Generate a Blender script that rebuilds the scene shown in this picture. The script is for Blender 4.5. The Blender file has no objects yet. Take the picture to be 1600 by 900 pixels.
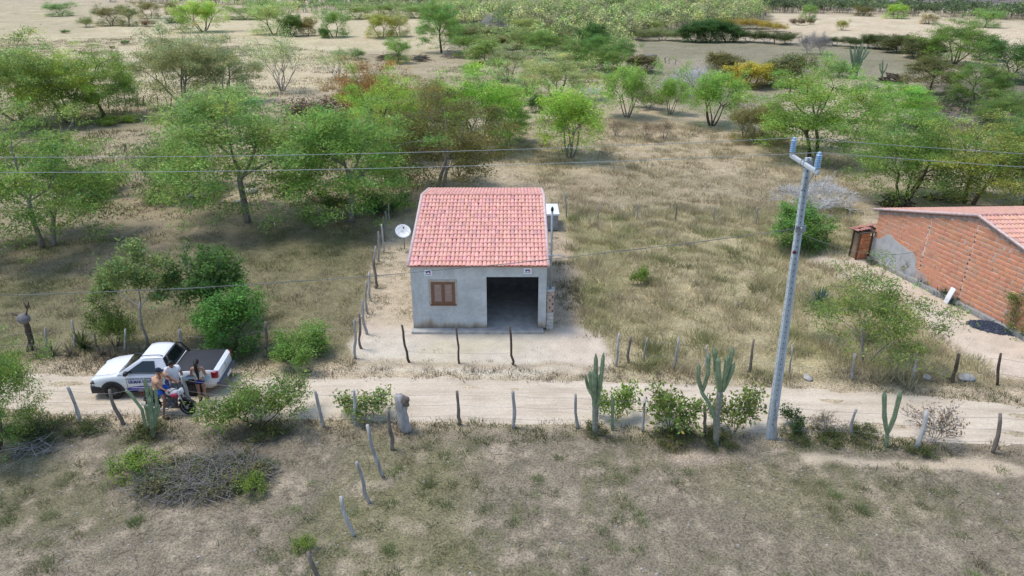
import bpy, bmesh, math, random
import numpy as np
from mathutils import Vector, Matrix

random.seed(7)
RNG = np.random.default_rng(11)
R = math.radians
SC = bpy.context.scene
COL = SC.collection

# ------------------------------------------------------------------ camera, world, sun, exposure
FOC, PITCH, CAMH = 1120.0, R(23.8), 13.85          # focal length in photo pixels, pitch below horizontal, drone height
cam_data = bpy.data.cameras.new('camera')
cam_data.sensor_width = 36.0
cam_data.lens = 36.0 * FOC / 1600.0
cam_data.clip_end = 6000
cam = bpy.data.objects.new('camera', cam_data)
cam.location = (0, 0, CAMH)
cam.rotation_euler = (R(90) - PITCH, 0, 0)
COL.objects.link(cam)
SC.camera = cam

SUN_POS = Vector((-0.36, 0.10, 0.93)).normalized()
world = bpy.data.worlds.new('World')
SC.world = world
world.use_nodes = True
wn = world.node_tree
sky = wn.nodes.new('ShaderNodeTexSky')
sky.sky_type = 'NISHITA'
sky.sun_disc = False
sky.sun_elevation = math.asin(SUN_POS.z)
sky.sun_rotation = math.atan2(SUN_POS.x, SUN_POS.y)
sky.air_density = 1.0
sky.dust_density = 1.0
bg = wn.nodes['Background']
bg.inputs['Strength'].default_value = 0.15
wn.links.new(sky.outputs['Color'], bg.inputs['Color'])
sun_data = bpy.data.lights.new('sun', 'SUN')
sun_data.energy = 1.6
sun_data.angle = R(16)
sun_data.color = (1.0, 0.965, 0.915)
sun = bpy.data.objects.new('sun', sun_data)
sun.rotation_euler = SUN_POS.to_track_quat('Z', 'Y').to_euler()
COL.objects.link(sun)
SC.view_settings.view_transform = 'Standard'
SC.view_settings.look = 'None'
SC.view_settings.gamma = 1
SC.view_settings.exposure = 0.78

# ------------------------------------------------------------------ where things stand
CT, ST = math.cos(PITCH), math.sin(PITCH)


def G(px, py, z=0.0):
    """The place on the ground (height z) seen at this point of the photograph."""
    a, b = (px - 800) / FOC, (450 - py) / FOC
    d = Vector((a, CT + b * ST, -ST + b * CT))
    t = (CAMH - z) / -d.z
    return Vector((d.x * t, d.y * t, z))


def V(px, py, Y):
    """The point at depth Y seen at this point of the photograph."""
    a, b = (px - 800) / FOC, (450 - py) / FOC
    t = Y / (CT + b * ST)
    return Vector((a * t, Y, CAMH + t * (-ST + b * CT)))


def proj(x, y, z=0.0):
    dz = z - CAMH
    zc = y * CT - dz * ST
    zc = np.maximum(zc, 0.3)
    return 800 + FOC * x / zc, 450 - FOC * (y * ST + dz * CT) / zc


def px_per_m(py):
    return CT * (py - 450 + FOC * ST / CT) / CAMH


_LAT = np.random.default_rng(5).random((256, 256))


def vnoise(x, y, s=1.0, seed=0):
    x = np.asarray(x, float) / s + seed * 17.31
    y = np.asarray(y, float) / s + seed * 9.77
    xi, yi = np.floor(x).astype(int), np.floor(y).astype(int)
    fx, fy = x - xi, y - yi
    fx, fy = fx * fx * (3 - 2 * fx), fy * fy * (3 - 2 * fy)
    a, b = _LAT[xi % 256, yi % 256], _LAT[(xi + 1) % 256, yi % 256]
    c, d = _LAT[xi % 256, (yi + 1) % 256], _LAT[(xi + 1) % 256, (yi + 1) % 256]
    return (a * (1 - fx) + b * fx) * (1 - fy) + (c * (1 - fx) + d * fx) * fy


def fbm(x, y, s, seed=0, n=3):
    v, a, t = 0, 1, 0
    for i in range(n):
        v = v + a * vnoise(x, y, s / 2 ** i, seed + i * 3)
        t += a
        a *= .55
    return v / t


ROAD_TOP = [(-500, 575), (0, 583), (60, 585), (250, 586), (450, 590), (700, 590), (1000, 598), (1200, 606), (1400, 615), (1600, 634), (2100, 672)]
ROAD_BOT = [(-500, 632), (0, 640), (60, 642), (250, 648), (450, 655), (700, 660), (1000, 668), (1200, 675), (1400, 685), (1600, 697), (2100, 735)]
_rt = np.array([G(*p)[:2] for p in ROAD_TOP])
_rb = np.array([G(*p)[:2] for p in ROAD_BOT])


def road_edges(x):
    return np.interp(x, _rb[:, 0], _rb[:, 1]), np.interp(x, _rt[:, 0], _rt[:, 1])


def height(x, y):
    x, y = np.asarray(x, float), np.asarray(y, float)
    lo, hi = road_edges(x)
    mid = (lo + hi) / 2
    k = np.clip((np.abs(y - mid) - 1.2) / 3.0, 0, 1)
    h = (fbm(x, y, 7.0, 2) - .5) * .22 + (fbm(x, y, 1.6, 4, 2) - .5) * .09
    hk = np.clip((np.hypot(x + 1.4, y - 31) - 5.5) / 3, 0, 1) * np.clip((np.hypot(x - 22, y - 31) - 6) / 4, 0, 1)
    return h * k * hk


def gz(p):
    return float(height(p[0], p[1]))


# ------------------------------------------------------------------ node materials
def new_mat(name):
    m = bpy.data.materials.new(name)
    m.use_nodes = True
    nt = m.node_tree
    return m, nt, nt.nodes['Principled BSDF']


def noise_node(nt, scale, detail=4, rough=.6, coord='Object', stretch=None):
    tc = nt.nodes.new('ShaderNodeTexCoord')
    nz = nt.nodes.new('ShaderNodeTexNoise')
    nz.inputs['Scale'].default_value = scale
    nz.inputs['Detail'].default_value = detail
    nz.inputs['Roughness'].default_value = rough
    src = tc.outputs[coord]
    if stretch:
        mp = nt.nodes.new('ShaderNodeMapping')
        mp.inputs['Scale'].default_value = stretch
        nt.links.new(src, mp.inputs['Vector'])
        src = mp.outputs['Vector']
    nt.links.new(src, nz.inputs['Vector'])
    return nz


def ramp(nt, fac, stops):
    r = nt.nodes.new('ShaderNodeValToRGB')
    els = r.color_ramp.elements
    while len(els) < len(stops):
        els.new(.5)
    for e, (p, c) in zip(els, stops):
        e.position = p
        e.color = (c[0], c[1], c[2], 1) if len(c) == 3 else c
    nt.links.new(fac, r.inputs['Fac'])
    return r


def mixc(nt, a, b, fac, mode='MIX'):
    m = nt.nodes.new('ShaderNodeMix')
    m.data_type = 'RGBA'
    m.blend_type = mode
    for sock, v in ((m.inputs[6], a), (m.inputs[7], b), (m.inputs[0], fac)):
        if hasattr(v, 'is_linked') or hasattr(v, 'links'):
            nt.links.new(v, sock)
        elif isinstance(v, (tuple, list)):
            sock.default_value = (v[0], v[1], v[2], 1)
        else:
            sock.default_value = v
    return m.outputs[2]


def bump(nt, bsdf, h, strength=.4, dist=.02):
    b = nt.nodes.new('ShaderNodeBump')
    b.inputs['Strength'].default_value = strength
    b.inputs['Distance'].default_value = dist
    nt.links.new(h, b.inputs['Height'])
    nt.links.new(b.outputs['Normal'], bsdf.inputs['Normal'])


def mat(name, c, rough=.7, metal=0.0, var=.25, scale=6.0, spec=.3, bmp=0.0, stretch=None, c2=None):
    """Plain surface colour with a noise-driven variation towards c2 (or lighter and darker)."""
    m, nt, b = new_mat(name)
    nz = noise_node(nt, scale, 5, .65, 'Object', stretch)
    lo = tuple(v * (1 - var) for v in c)
    hi = c2 if c2 else tuple(min(1, v * (1 + var)) for v in c)
    rp = ramp(nt, nz.outputs['Fac'], [(.3, lo), (.7, hi)])
    nt.links.new(rp.outputs['Color'], b.inputs['Base Color'])
    b.inputs['Roughness'].default_value = rough
    b.inputs['Metallic'].default_value = metal
    b.inputs['Specular IOR Level'].default_value = spec
    if bmp:
        bump(nt, b, nz.outputs['Fac'], bmp)
    return m


def tint_mat(name, translucent=0.0, rough=.8, var=0.0, scale=8.0):
    """Colour = the object's own colour x the mesh's tint attribute (each leaf, tile, brick has its own)."""
    m, nt, b = new_mat(name)
    oi = nt.nodes.new('ShaderNodeObjectInfo')
    at = nt.nodes.new('ShaderNodeAttribute')
    at.attribute_name = 'tint'
    c = mixc(nt, oi.outputs['Color'], at.outputs['Color'], 1.0, 'MULTIPLY')
    if var:
        nz = noise_node(nt, scale, 5, .65)
        rp = ramp(nt, nz.outputs['Fac'], [(.3, (1 - var,) * 3), (.7, (1 + var * .6,) * 3)])
        c = mixc(nt, c, rp.outputs['Color'], 1.0, 'MULTIPLY')
        bump(nt, b, nz.outputs['Fac'], .25)
    nt.links.new(c, b.inputs['Base Color'])
    b.inputs['Roughness'].default_value = rough
    b.inputs['Specular IOR Level'].default_value = .2
    if translucent:
        tr = nt.nodes.new('ShaderNodeBsdfTranslucent')
        nt.links.new(c, tr.inputs['Color'])
        mx = nt.nodes.new('ShaderNodeMixShader')
        mx.inputs[0].default_value = translucent
        nt.links.new(b.outputs['BSDF'], mx.inputs[1])
        nt.links.new(tr.outputs['BSDF'], mx.inputs[2])
        nt.links.new(mx.outputs[0], nt.nodes['Material Output'].inputs['Surface'])
    return m


M = {}
M['leaf'] = tint_mat('leaf', .46, .6)
M['straw'] = tint_mat('dry_grass', .25, .8)
M['clay'] = tint_mat('fired_clay', 0, .85, .18, 14)
M['bark'] = mat('bark', (.11, .085, .065), .9, 0, .4, 9, .1, .5, (1, 1, .3))
M['bark_grey'] = mat('bark_grey', (.24, .215, .19), .9, 0, .35, 9, .1, .5, (1, 1, .3))
M['twig_grey'] = mat('twig_grey', (.30, .28, .26), .9, 0, .3, 5, .1)
M['twig_white'] = mat('bleached_twigs', (.56, .55, .53), .9, 0, .2, 5, .1)
M['post'] = mat('weathered_post', (.34, .32, .30), .9, 0, .45, 10, .1, .6, (1, 1, .2))
M['post_brown'] = mat('brown_post', (.20, .165, .135), .9, 0, .45, 10, .1, .6, (1, 1, .2))
M['post_pale'] = mat('bleached_post', (.43, .41, .385), .9, 0, .4, 10, .1, .6, (1, 1, .2))
M['post_dark'] = mat('dark_post', (.10, .078, .06), .9, 0, .4, 10, .1, .6, (1, 1, .2))
M['wire'] = mat('galvanised_wire', (.25, .25, .25), .5, .7, .1)
M['cable'] = mat('bare_cable', (.30, .33, .32), .6, .2, .1)
M['cable_dull'] = mat('weathered_cable', (.17, .185, .18), .7, .1, .1)
M['cactus'] = mat('cactus_skin', (.20, .275, .15), .6, 0, .3, 7, .3, .2, None, (.31, .37, .225))
M['cactus_old'] = mat('cactus_woody_base', (.22, .215, .17), .85, 0, .35, 9, .2, .5)
M['concrete'] = mat('pole_concrete', (.44, .47, .48), .85, 0, .16, 5, .2, .3)
M['rock'] = mat('stone', (.40, .375, .34), .9, 0, .3, 5, .2, .5)


# ------------------------------------------------------------------ objects
def link(o, parent=None):
    COL.objects.link(o)
    if parent is not None:
        o.parent = parent
    return o


def tag(o, label=None, cat=None, group=None, kind=None):
    if label: o['label'] = label
    if cat: o['category'] = cat
    if group: o['group'] = group
    if kind: o['kind'] = kind
    return o


def thing(name, label, cat, loc=(0, 0, 0), rz=0.0, group=None):
    o = bpy.data.objects.new(name, None)
    o.empty_display_size = .2
    o.location = loc
    o.rotation_euler = (0, 0, rz)
    link(o)
    return tag(o, label, cat, group)


class MB:
    """Collects shapes, then links them as one mesh object."""

    def __init__(s):
        s.v, s.f, s.mi, s.sm = [], [], [], []

    def add(s, vs, fs, mi=0, smooth=False):
        k = len(s.v)
        s.v += [tuple(v) for v in vs]
        s.f += [tuple(i + k for i in f) for f in fs]
        s.mi += [mi] * len(fs)
        s.sm += [smooth] * len(fs)
        return s

    def box(s, a, b, mi=0, M4=None):
        x0, y0, z0 = a
        x1, y1, z1 = b
        vs = [(x0, y0, z0), (x1, y0, z0), (x1, y1, z0), (x0, y1, z0), (x0, y0, z1), (x1, y0, z1), (x1, y1, z1), (x0, y1, z1)]
        if M4 is not None:
            vs = [M4 @ Vector(v) for v in vs]
        return s.add(vs, [(0, 3, 2, 1), (4, 5, 6, 7), (0, 1, 5, 4), (1, 2, 6, 5), (2, 3, 7, 6), (3, 0, 4, 7)], mi)

    def bbox(s, a, b, bev=.02, mi=0, M4=None):
        """A box with chamfered edges."""
        bm = bmesh.new()
        bmesh.ops.create_cube(bm, size=1)
        for v in bm.verts:
            v.co = Vector([(a[i] + b[i]) / 2 + v.co[i] * (b[i] - a[i]) for i in range(3)])
        bmesh.ops.bevel(bm, geom=bm.edges[:], offset=bev, segments=2, affect='EDGES', profile=.5)
        bm.verts.index_update()
        vs = [M4 @ v.co if M4 is not None else v.co.copy() for v in bm.verts]
        fs = [[v.index for v in f.verts] for f in bm.faces]
        bm.free()
        return s.add(vs, fs, mi, True)

    def tube(s, pts, rad, n=6, mi=0, cap=True, smooth=True, star=None):
        pts = [Vector(p) for p in pts]
        if not hasattr(rad, '__len__'):
            rad = [rad] * len(pts)
        rings, prev = [], None
        for i, p in enumerate(pts):
            d = (pts[min(i + 1, len(pts) - 1)] - pts[max(i - 1, 0)])
            if d.length < 1e-9:
                d = Vector((0, 0, 1))
            d.normalize()
            if prev is None:
                prev = Vector((1, 0, 0)) if abs(d.x) < .8 else Vector((0, 1, 0))
            u = (prev - d * prev.dot(d))
            if u.length < 1e-6:
                u = Vector((0, 1, 0)) - d * d.y
            u.normalize()
            prev = u
            w = d.cross(u)
            ring = []
            for k in range(n):
                a = 2 * math.pi * k / n
                r = rad[i] * (star if (star and k % 2) else 1)
                ring.append(p + (u * math.cos(a) + w * math.sin(a)) * r)
            rings.append(ring)
        vs = [v for r in rings for v in r]
        fs = []
        for i in range(len(pts) - 1):
            for k in range(n):
                fs.append((i * n + k, i * n + (k + 1) % n, (i + 1) * n + (k + 1) % n, (i + 1) * n + k))
        if cap:
            fs.append(tuple(range(n - 1, -1, -1)))
            fs.append(tuple((len(pts) - 1) * n + k for k in range(n)))
        return s.add(vs, fs, mi, smooth)

    def lathe(s, prof, n=16, mi=0, M4=None, smooth=True):
        """prof = [(radius, height)...] round the local z axis."""
        vs = []
        for r, z in prof:
            for k in range(n):
                a = 2 * math.pi * k / n
                v = Vector((r * math.cos(a), r * math.sin(a), z))
                vs.append(M4 @ v if M4 is not None else v)
        fs = []
        for i in range(len(prof) - 1):
            for k in range(n):
                fs.append((i * n + k, i * n + (k + 1) % n, (i + 1) * n + (k + 1) % n, (i + 1) * n + k))
        fs.append(tuple(range(n - 1, -1, -1)))
        fs.append(tuple((len(prof) - 1) * n + k for k in range(n)))
        return s.add(vs, fs, mi, smooth)

    def prism(s, poly, d, mi=0):
        """A polygon of 3-D points pushed along vector d."""
        n = len(poly)
        d = Vector(d)
        vs = [Vector(p) for p in poly] + [Vector(p) + d for p in poly]
        fs = [tuple(range(n - 1, -1, -1)), tuple(range(n, 2 * n))] + [(i, (i + 1) % n, n + (i + 1) % n, n + i) for i in range(n)]
        return s.add(vs, fs, mi)

    def ball(s, c, r, mi=0, n=12, m=8, f=None):
        vs, fs = [], []
        r = (r, r, r) if not hasattr(r, '__len__') else r
        for i in range(m + 1):
            t = math.pi * i / m
            for k in range(n):
                a = 2 * math.pi * k / n
                d = Vector((math.sin(t) * math.cos(a), math.sin(t) * math.sin(a), math.cos(t)))
                q = f(d) if f else 1.0
                vs.append((c[0] + d.x * r[0] * q, c[1] + d.y * r[1] * q, c[2] + d.z * r[2] * q))
        for i in range(m):
            for k in range(n):
                fs.append((i * n + k, (i + 1) * n + k, (i + 1) * n + (k + 1) % n, i * n + (k + 1) % n))
        return s.add(vs, fs, mi, True)

    def mesh(s, name, mats):
        me = bpy.data.meshes.new(name)
        me.from_pydata(s.v, [], s.f)
        for m in (mats if isinstance(mats, (list, tuple)) else [mats]):
            me.materials.append(m)
        me.polygons.foreach_set('material_index', s.mi)
        me.polygons.foreach_set('use_smooth', s.sm)
        me.update()
        return me

    def build(s, name, mats, parent=None, loc=None):
        o = bpy.data.objects.new(name, s.mesh(name, mats))
        link(o, parent)
        if loc is not None:
            o.location = loc
        return o


def np_mesh(name, verts, nside, material, tints=None, smooth=False):
    """A mesh of separate nside-gons from an (n*nside, 3) array; tints is one RGB per face."""
    verts = np.ascontiguousarray(verts, np.float32)
    nv = len(verts)
    nf = nv // nside
    me = bpy.data.meshes.new(name)
    me.vertices.add(nv)
    me.vertices.foreach_set('co', verts.ravel())
    me.loops.add(nv)
    me.loops.foreach_set('vertex_index', np.arange(nv, dtype=np.int32))
    me.polygons.add(nf)
    me.polygons.foreach_set('loop_start', np.arange(0, nv, nside, dtype=np.int32))
    me.polygons.foreach_set('loop_total', np.full(nf, nside, np.int32))
    if tints is not None:
        a = me.attributes.new('tint', 'FLOAT_COLOR', 'FACE')
        t = np.ones((nf, 4), np.float32)
        t[:, :3] = tints
        a.data.foreach_set('color', t.ravel())
    me.materials.append(material)
    me.update(calc_edges=True)
    me.validate()
    return me


def set_tint(me, c=(1, 1, 1)):
    a = me.attributes.new('tint', 'FLOAT_COLOR', 'FACE')
    t = np.ones((len(me.polygons), 4), np.float32)
    t[:, :3] = c
    a.data.foreach_set('color', t.ravel())
    return me


def obj_of(name, me, parent=None, color=None):
    o = bpy.data.objects.new(name, me)
    if color is not None:
        o.color = (color[0], color[1], color[2], 1)
    return link(o, parent)


def in_poly(px, py, poly):
    inside = np.zeros(px.shape, bool)
    n = len(poly)
    for i in range(n):
        x0, y0 = poly[i]
        x1, y1 = poly[(i + 1) % n]
        if y0 == y1:
            continue
        c = ((y0 > py) != (y1 > py)) & (px < (x1 - x0) * (py - y0) / (y1 - y0) + x0)
        inside ^= c
    return inside


def poly_dist(px, py, poly):
    d = np.full(px.shape, 1e9)
    n = len(poly)
    for i in range(n):
        a, b = np.array(poly[i], float), np.array(poly[(i + 1) % n], float)
        ab = b - a
        t = np.clip(((px - a[0]) * ab[0] + (py - a[1]) * ab[1]) / max(ab @ ab, 1e-6), 0, 1)
        d = np.minimum(d, np.hypot(px - a[0] - t * ab[0], py - a[1] - t * ab[1]))
    return np.where(in_poly(px, py, poly), d, -d)


# ------------------------------------------------------------------ the ground: one sheet to the horizon
YARD = [(560, 500), (590, 490), (640, 505), (860, 515), (900, 505), (935, 520), (962, 560), (955, 582), (760, 586), (560, 574), (548, 545)]
YARD_SIDE = [(596, 350), (640, 350), (645, 510), (562, 510), (585, 440)]
YARD_EAST = [(856, 345), (880, 345), (892, 400), (915, 470), (905, 500), (858, 515)]
BRICK_YARD = [(1355, 392), (1300, 388), (1255, 405), (1330, 440), (1395, 470), (1440, 500), (1500, 545), (1560, 588), (1800, 600), (1800, 540), (1600, 525), (1470, 470)]


def ground_mesh():
    ys = [3.0]
    while ys[-1] < 2600:
        y = ys[-1]
        ys.append(y + (.14 if y < 44 else .14 + (y - 44) * .0135))
    ys = np.array(ys)
    nx = 430
    t = np.linspace(-1, 1, nx)
    t = np.sign(t) * np.abs(t) ** 1.12
    hw = np.maximum(15, ys * .93 + 9) + np.maximum(0, ys - 300) * .4
    X = t[None, :] * hw[:, None]
    Y = np.repeat(ys[:, None], nx, 1)
    Z = height(X, Y)
    wob = .45 * (1 + Y / 45)
    Xd = X + (fbm(X, Y, 1.3, 21) - .5) * 2.4 * wob * .5
    Yd = Y + (fbm(X, Y, 1.3, 31) - .5) * 2.4 * wob * .5
    px, py = proj(Xd, Yd)
    py = np.where(Y < 6, 1400, py)
    C = np.zeros(X.shape + (3,))
    C[:] = (.42, .35, .25)
    A = np.ones(X.shape)

    def lay(c, poly, soft, amt=1.0, grain=.8):
        w = np.clip(poly_dist(px, py, poly) / soft * .5 + .5, 0, 1)
        w = (w * w * (3 - 2 * w) * amt)[..., None]
        C[:] = C * (1 - w) + np.array(c) * w
        A[:] = A * (1 - w[..., 0]) + grain * w[..., 0]

    # far fields; the pale sandy ones brightened in colour to stand for sunlight
    lay((.50, .42, .28), [(-400, 12), (700, 20), (760, 120), (600, 135), (300, 150), (-400, 190)], 12)
    lay((.42, .36, .24), [(-400, 8), (200, 8), (180, 40), (120, 55), (-400, 60)], 8)
    lay((.24, .215, .15), [(680, -10), (1200, -10), (1210, 45), (1000, 66), (900, 90), (700, 75)], 8)
    lay((.235, .215, .145), [(990, 62), (1380, 72), (1440, 100), (1420, 135), (1250, 118), (1150, 110), (1010, 92)], 6)
    lay((.29, .25, .18), [(1000, 85), (1240, 110), (1215, 190), (1110, 190), (1010, 140)], 10)
    lay((.54, .44, .315), [(1205, 22), (1380, 26), (1640, 40), (1800, 70), (1560, 72), (1440, 66), (1230, 50)], 5)
    lay((.20, .175, .165), [(1150, -6), (2000, -6), (2000, 14), (1300, 12), (1150, 6)], 3)
    lay((.46, .39, .32), [(1490, 9), (2000, 12), (2000, 20), (1500, 15)], 3)
    lay((.175, .15, .115), [(1420, 135), (1640, 100), (1800, 200), (1640, 240), (1480, 195)], 14)
    lay((.37, .31, .21), [(560, 80), (760, 80), (800, 130), (650, 150), (540, 130)], 10)
    # mid ground
    lay((.34, .285, .19), [(-400, 185), (330, 160), (640, 190), (650, 330), (-400, 400)], 22)
    lay((.28, .235, .155), [(-400, 330), (620, 315), (600, 430), (-400, 470)], 14)
    lay((.20, .18, .105), [(-400, 372), (380, 365), (600, 350), (585, 420), (560, 560), (-400, 570)], 18)
    lay((.275, .225, .17), [(-60, 375), (180, 345), (420, 350), (560, 362), (330, 385), (160, 425), (-60, 440)], 14, .75)
    lay((.41, .34, .23), [(790, 190), (1000, 180), (1220, 215), (1330, 260), (1340, 330), (880, 320), (800, 260)], 20)
    lay((.30, .25, .165), [(870, 265), (1350, 280), (1350, 340), (870, 340)], 12, .75)
    lay((.36, .31, .19), [(880, 330), (1330, 320), (1390, 470), (1560, 600), (940, 590), (890, 470)], 16)
    lay((.19, .19, .085), [(885, 330), (1000, 330), (960, 520), (905, 480)], 14, .6)
    lay((.36, .295, .21), [(1290, 180), (1360, 190), (1420, 300), (1330, 330), (1270, 250)], 14, .8)
    # yards of bare sand
    sand = (.56, .475, .385)
    lay(sand, YARD, 9, 1, .28)
    lay((.46, .385, .285), YARD_SIDE, 8, .85, .7)
    lay((.41, .33, .24), YARD_EAST, 7, .75)
    lay(sand, BRICK_YARD, 9, 1, .28)
    # this side of the road
    lay((.205, .176, .13), [(-600, 655), (300, 662), (800, 672), (1300, 690), (2200, 710), (2200, 1500), (-600, 1500)], 12)
    lay((.225, .188, .105), [(-600, 570), (400, 568), (1000, 580), (1600, 612), (2200, 650), (2200, 600), (1500, 590), (900, 570), (300, 555), (-600, 555)], 6, .6)
    lay((.17, .165, .075), [(560, 690), (720, 700), (760, 900), (560, 960), (500, 830)], 40, .55)
    lay((.18, .17, .085), [(1080, 725), (1360, 740), (1480, 800), (1300, 840), (1100, 780)], 40, .45)
    lay((.46, .375, .29), [(1255, 712), (1400, 715), (1600, 725), (1900, 743), (1900, 755), (1590, 742), (1400, 731), (1255, 724)], 5, .95, .3)
    lay((.40, .325, .255), [(960, 716), (1130, 712), (1150, 722), (1060, 730), (960, 726)], 7, .7)
    lay((.165, .16, .08), [(-300, 660), (60, 670), (130, 720), (60, 800), (-300, 830)], 40, .45)
    # bare pinkish patches and grey litter, in soft blotches
    fg = np.clip((660 - py) / -25, 0, 1)
    n1, n2, n3 = fbm(X, Y, 1.5, 41), fbm(X, Y, .42, 51), fbm(X, Y, 2.6, 61)
    w = (np.clip((n1 * .35 + n2 * .65 - .55) * 7, 0, 1) * fg * .62)[..., None]
    C[:] = C * (1 - w) + np.array((.38, .318, .238)) * w
    w = (np.clip((n3 * .55 + (1 - n2) * .45 - .53) * 9, 0, 1) * fg * .55)[..., None]
    C[:] = C * (1 - w) + np.array((.125, .125, .062)) * w
    mid = 1 - fg
    w = (np.clip((fbm(X, Y, 3.0, 71) - .52) * 6, 0, 1) * mid * .35)[..., None]
    C[:] = C * (1 - w) + C * np.array((.62, .68, .52)) * w
    w = (np.clip((fbm(X, Y, 9 + 0 * Y, 81) - .53) * 6, 0, 1) * mid * .35)[..., None]
    C[:] = C * (1 - w) + np.minimum(C * 1.32, .58) * w
    lay((.48, .40, .295), [(1255, 713), (1400, 716), (1600, 726), (1900, 744), (1900, 754), (1590, 740), (1400, 730), (1255, 723)], 4, .9, .25)
    C *= (.86 + .28 * fbm(X, Y, .45, 91, 2))[..., None]
    C *= np.array((1.0, .975, .925))

    ny = len(ys)
    me = bpy.data.meshes.new('ground')
    idx = np.arange(ny * nx).reshape(ny, nx)
    q = np.stack([idx[:-1, :-1], idx[:-1, 1:], idx[1:, 1:], idx[1:, :-1]], -1).reshape(-1, 4).astype(np.int32)
    me.vertices.add(ny * nx)
    me.vertices.foreach_set('co', np.stack([X, Y, Z], -1).astype(np.float32).ravel())
    me.loops.add(q.size)
    me.loops.foreach_set('vertex_index', q.ravel())
    me.polygons.add(len(q))
    me.polygons.foreach_set('loop_start', np.arange(0, q.size, 4, dtype=np.int32))
    me.polygons.foreach_set('loop_total', np.full(len(q), 4, np.int32))
    me.polygons.foreach_set('use_smooth', np.ones(len(q), bool))
    a = me.attributes.new('soil', 'FLOAT_COLOR', 'POINT')
    c4 = np.ones((ny * nx, 4), np.float32)
    c4[:, :3] = C.reshape(-1, 3)
    c4[:, 3] = A.ravel()
    a.data.foreach_set('color', c4.ravel())
    me.update(calc_edges=True)
    return me


def ground_mat():
    m, nt, b = new_mat('dry_soil')
    at = nt.nodes.new('ShaderNodeAttribute')
    at.attribute_name = 'soil'
    n1 = noise_node(nt, 2.2, 8, .8)
    n2 = noise_node(nt, 17.0, 4, .7)
    r1 = ramp(nt, n1.outputs['Fac'], [(.32, (.58, .58, .57)), (.5, (1, 1, 1)), (.68, (1.3, 1.28, 1.26))])
    r2 = ramp(nt, n2.outputs['Fac'], [(.36, (.42, .42, .41)), (.5, (1, 1, 1)), (.64, (1.5, 1.46, 1.42))])
    c = mixc(nt, at.outputs['Color'], r1.outputs['Color'], at.outputs['Alpha'], 'MULTIPLY')
    c = mixc(nt, c, r2.outputs['Color'], at.outputs['Alpha'], 'MULTIPLY')
    nt.links.new(c, b.inputs['Base Color'])
    b.inputs['Roughness'].default_value = .95
    b.inputs['Specular IOR Level'].default_value = .1
    bump(nt, b, n2.outputs['Fac'], .5, .05)
    return m


g_me = ground_mesh()
g_me.materials.append(ground_mat())
tag(obj_of('ground', g_me), 'dry grassy ground of pale soil stretching to the horizon', kind='structure')


def road_mat():
    m, nt, b = new_mat('sandy_road')
    n1 = noise_node(nt, 1.0, 5, .6, 'Object', (.35, 2.6, 1))
    n2 = noise_node(nt, 12.0, 5, .7)
    n3 = noise_node(nt, .5, 3, .6)
    r1 = ramp(nt, n1.outputs['Fac'], [(.3, (.46, .38, .285)), (.5, (.57, .48, .37)), (.7, (.64, .55, .435))])
    r2 = ramp(nt, n2.outputs['Fac'], [(.3, (.82, .81, .79)), (.7, (1.1, 1.1, 1.09))])
    r3 = ramp(nt, n3.outputs['Fac'], [(.35, (.9, .89, .87)), (.65, (1.05, 1.05, 1.05))])
    c = mixc(nt, r1.outputs['Color'], r2.outputs['Color'], 1.0, 'MULTIPLY')
    c = mixc(nt, c, r3.outputs['Color'], 1.0, 'MULTIPLY')
    nt.links.new(c, b.inputs['Base Color'])
    b.inputs['Roughness'].default_value = .95
    b.inputs['Specular IOR Level'].default_value = .1
    bump(nt, b, n2.outputs['Fac'], .4, .03)
    return m


def road():
    xs = np.arange(-42, 48, .2)
    lo, hi = road_edges(xs)
    nv = 26
    t = np.linspace(0, 1, nv)
    X = np.repeat(xs[:, None], nv, 1)
    Y = lo[:, None] - .35 + (hi - lo + .7)[:, None] * t[None, :]
    edge = np.minimum(t, 1 - t)[None, :] * (hi - lo + .7)[:, None]
    rut = np.exp(-((edge - 1.05) / .28) ** 2) * -.022
    Z = height(X, Y) * .4 + .028 + rut - np.clip(1 - edge / .6, 0, 1) * .075 + (fbm(X, Y, .9, 12) - .5) * .055
    vs = np.stack([X, Y, Z], -1).reshape(-1, 3)
    idx = np.arange(vs.shape[0]).reshape(X.shape)
    fs = np.stack([idx[:-1, :-1], idx[1:, :-1], idx[1:, 1:], idx[:-1, 1:]], -1).reshape(-1, 4)
    me = bpy.data.meshes.new('dirt_road')
    me.from_pydata(vs.tolist(), [], fs.tolist())
    me.polygons.foreach_set('use_smooth', np.ones(len(fs), bool))
    me.materials.append(road_mat())
    me.update()
    tag(obj_of('dirt_road', me), 'pale sandy dirt road with wheel ruts', kind='structure')


road()

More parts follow.
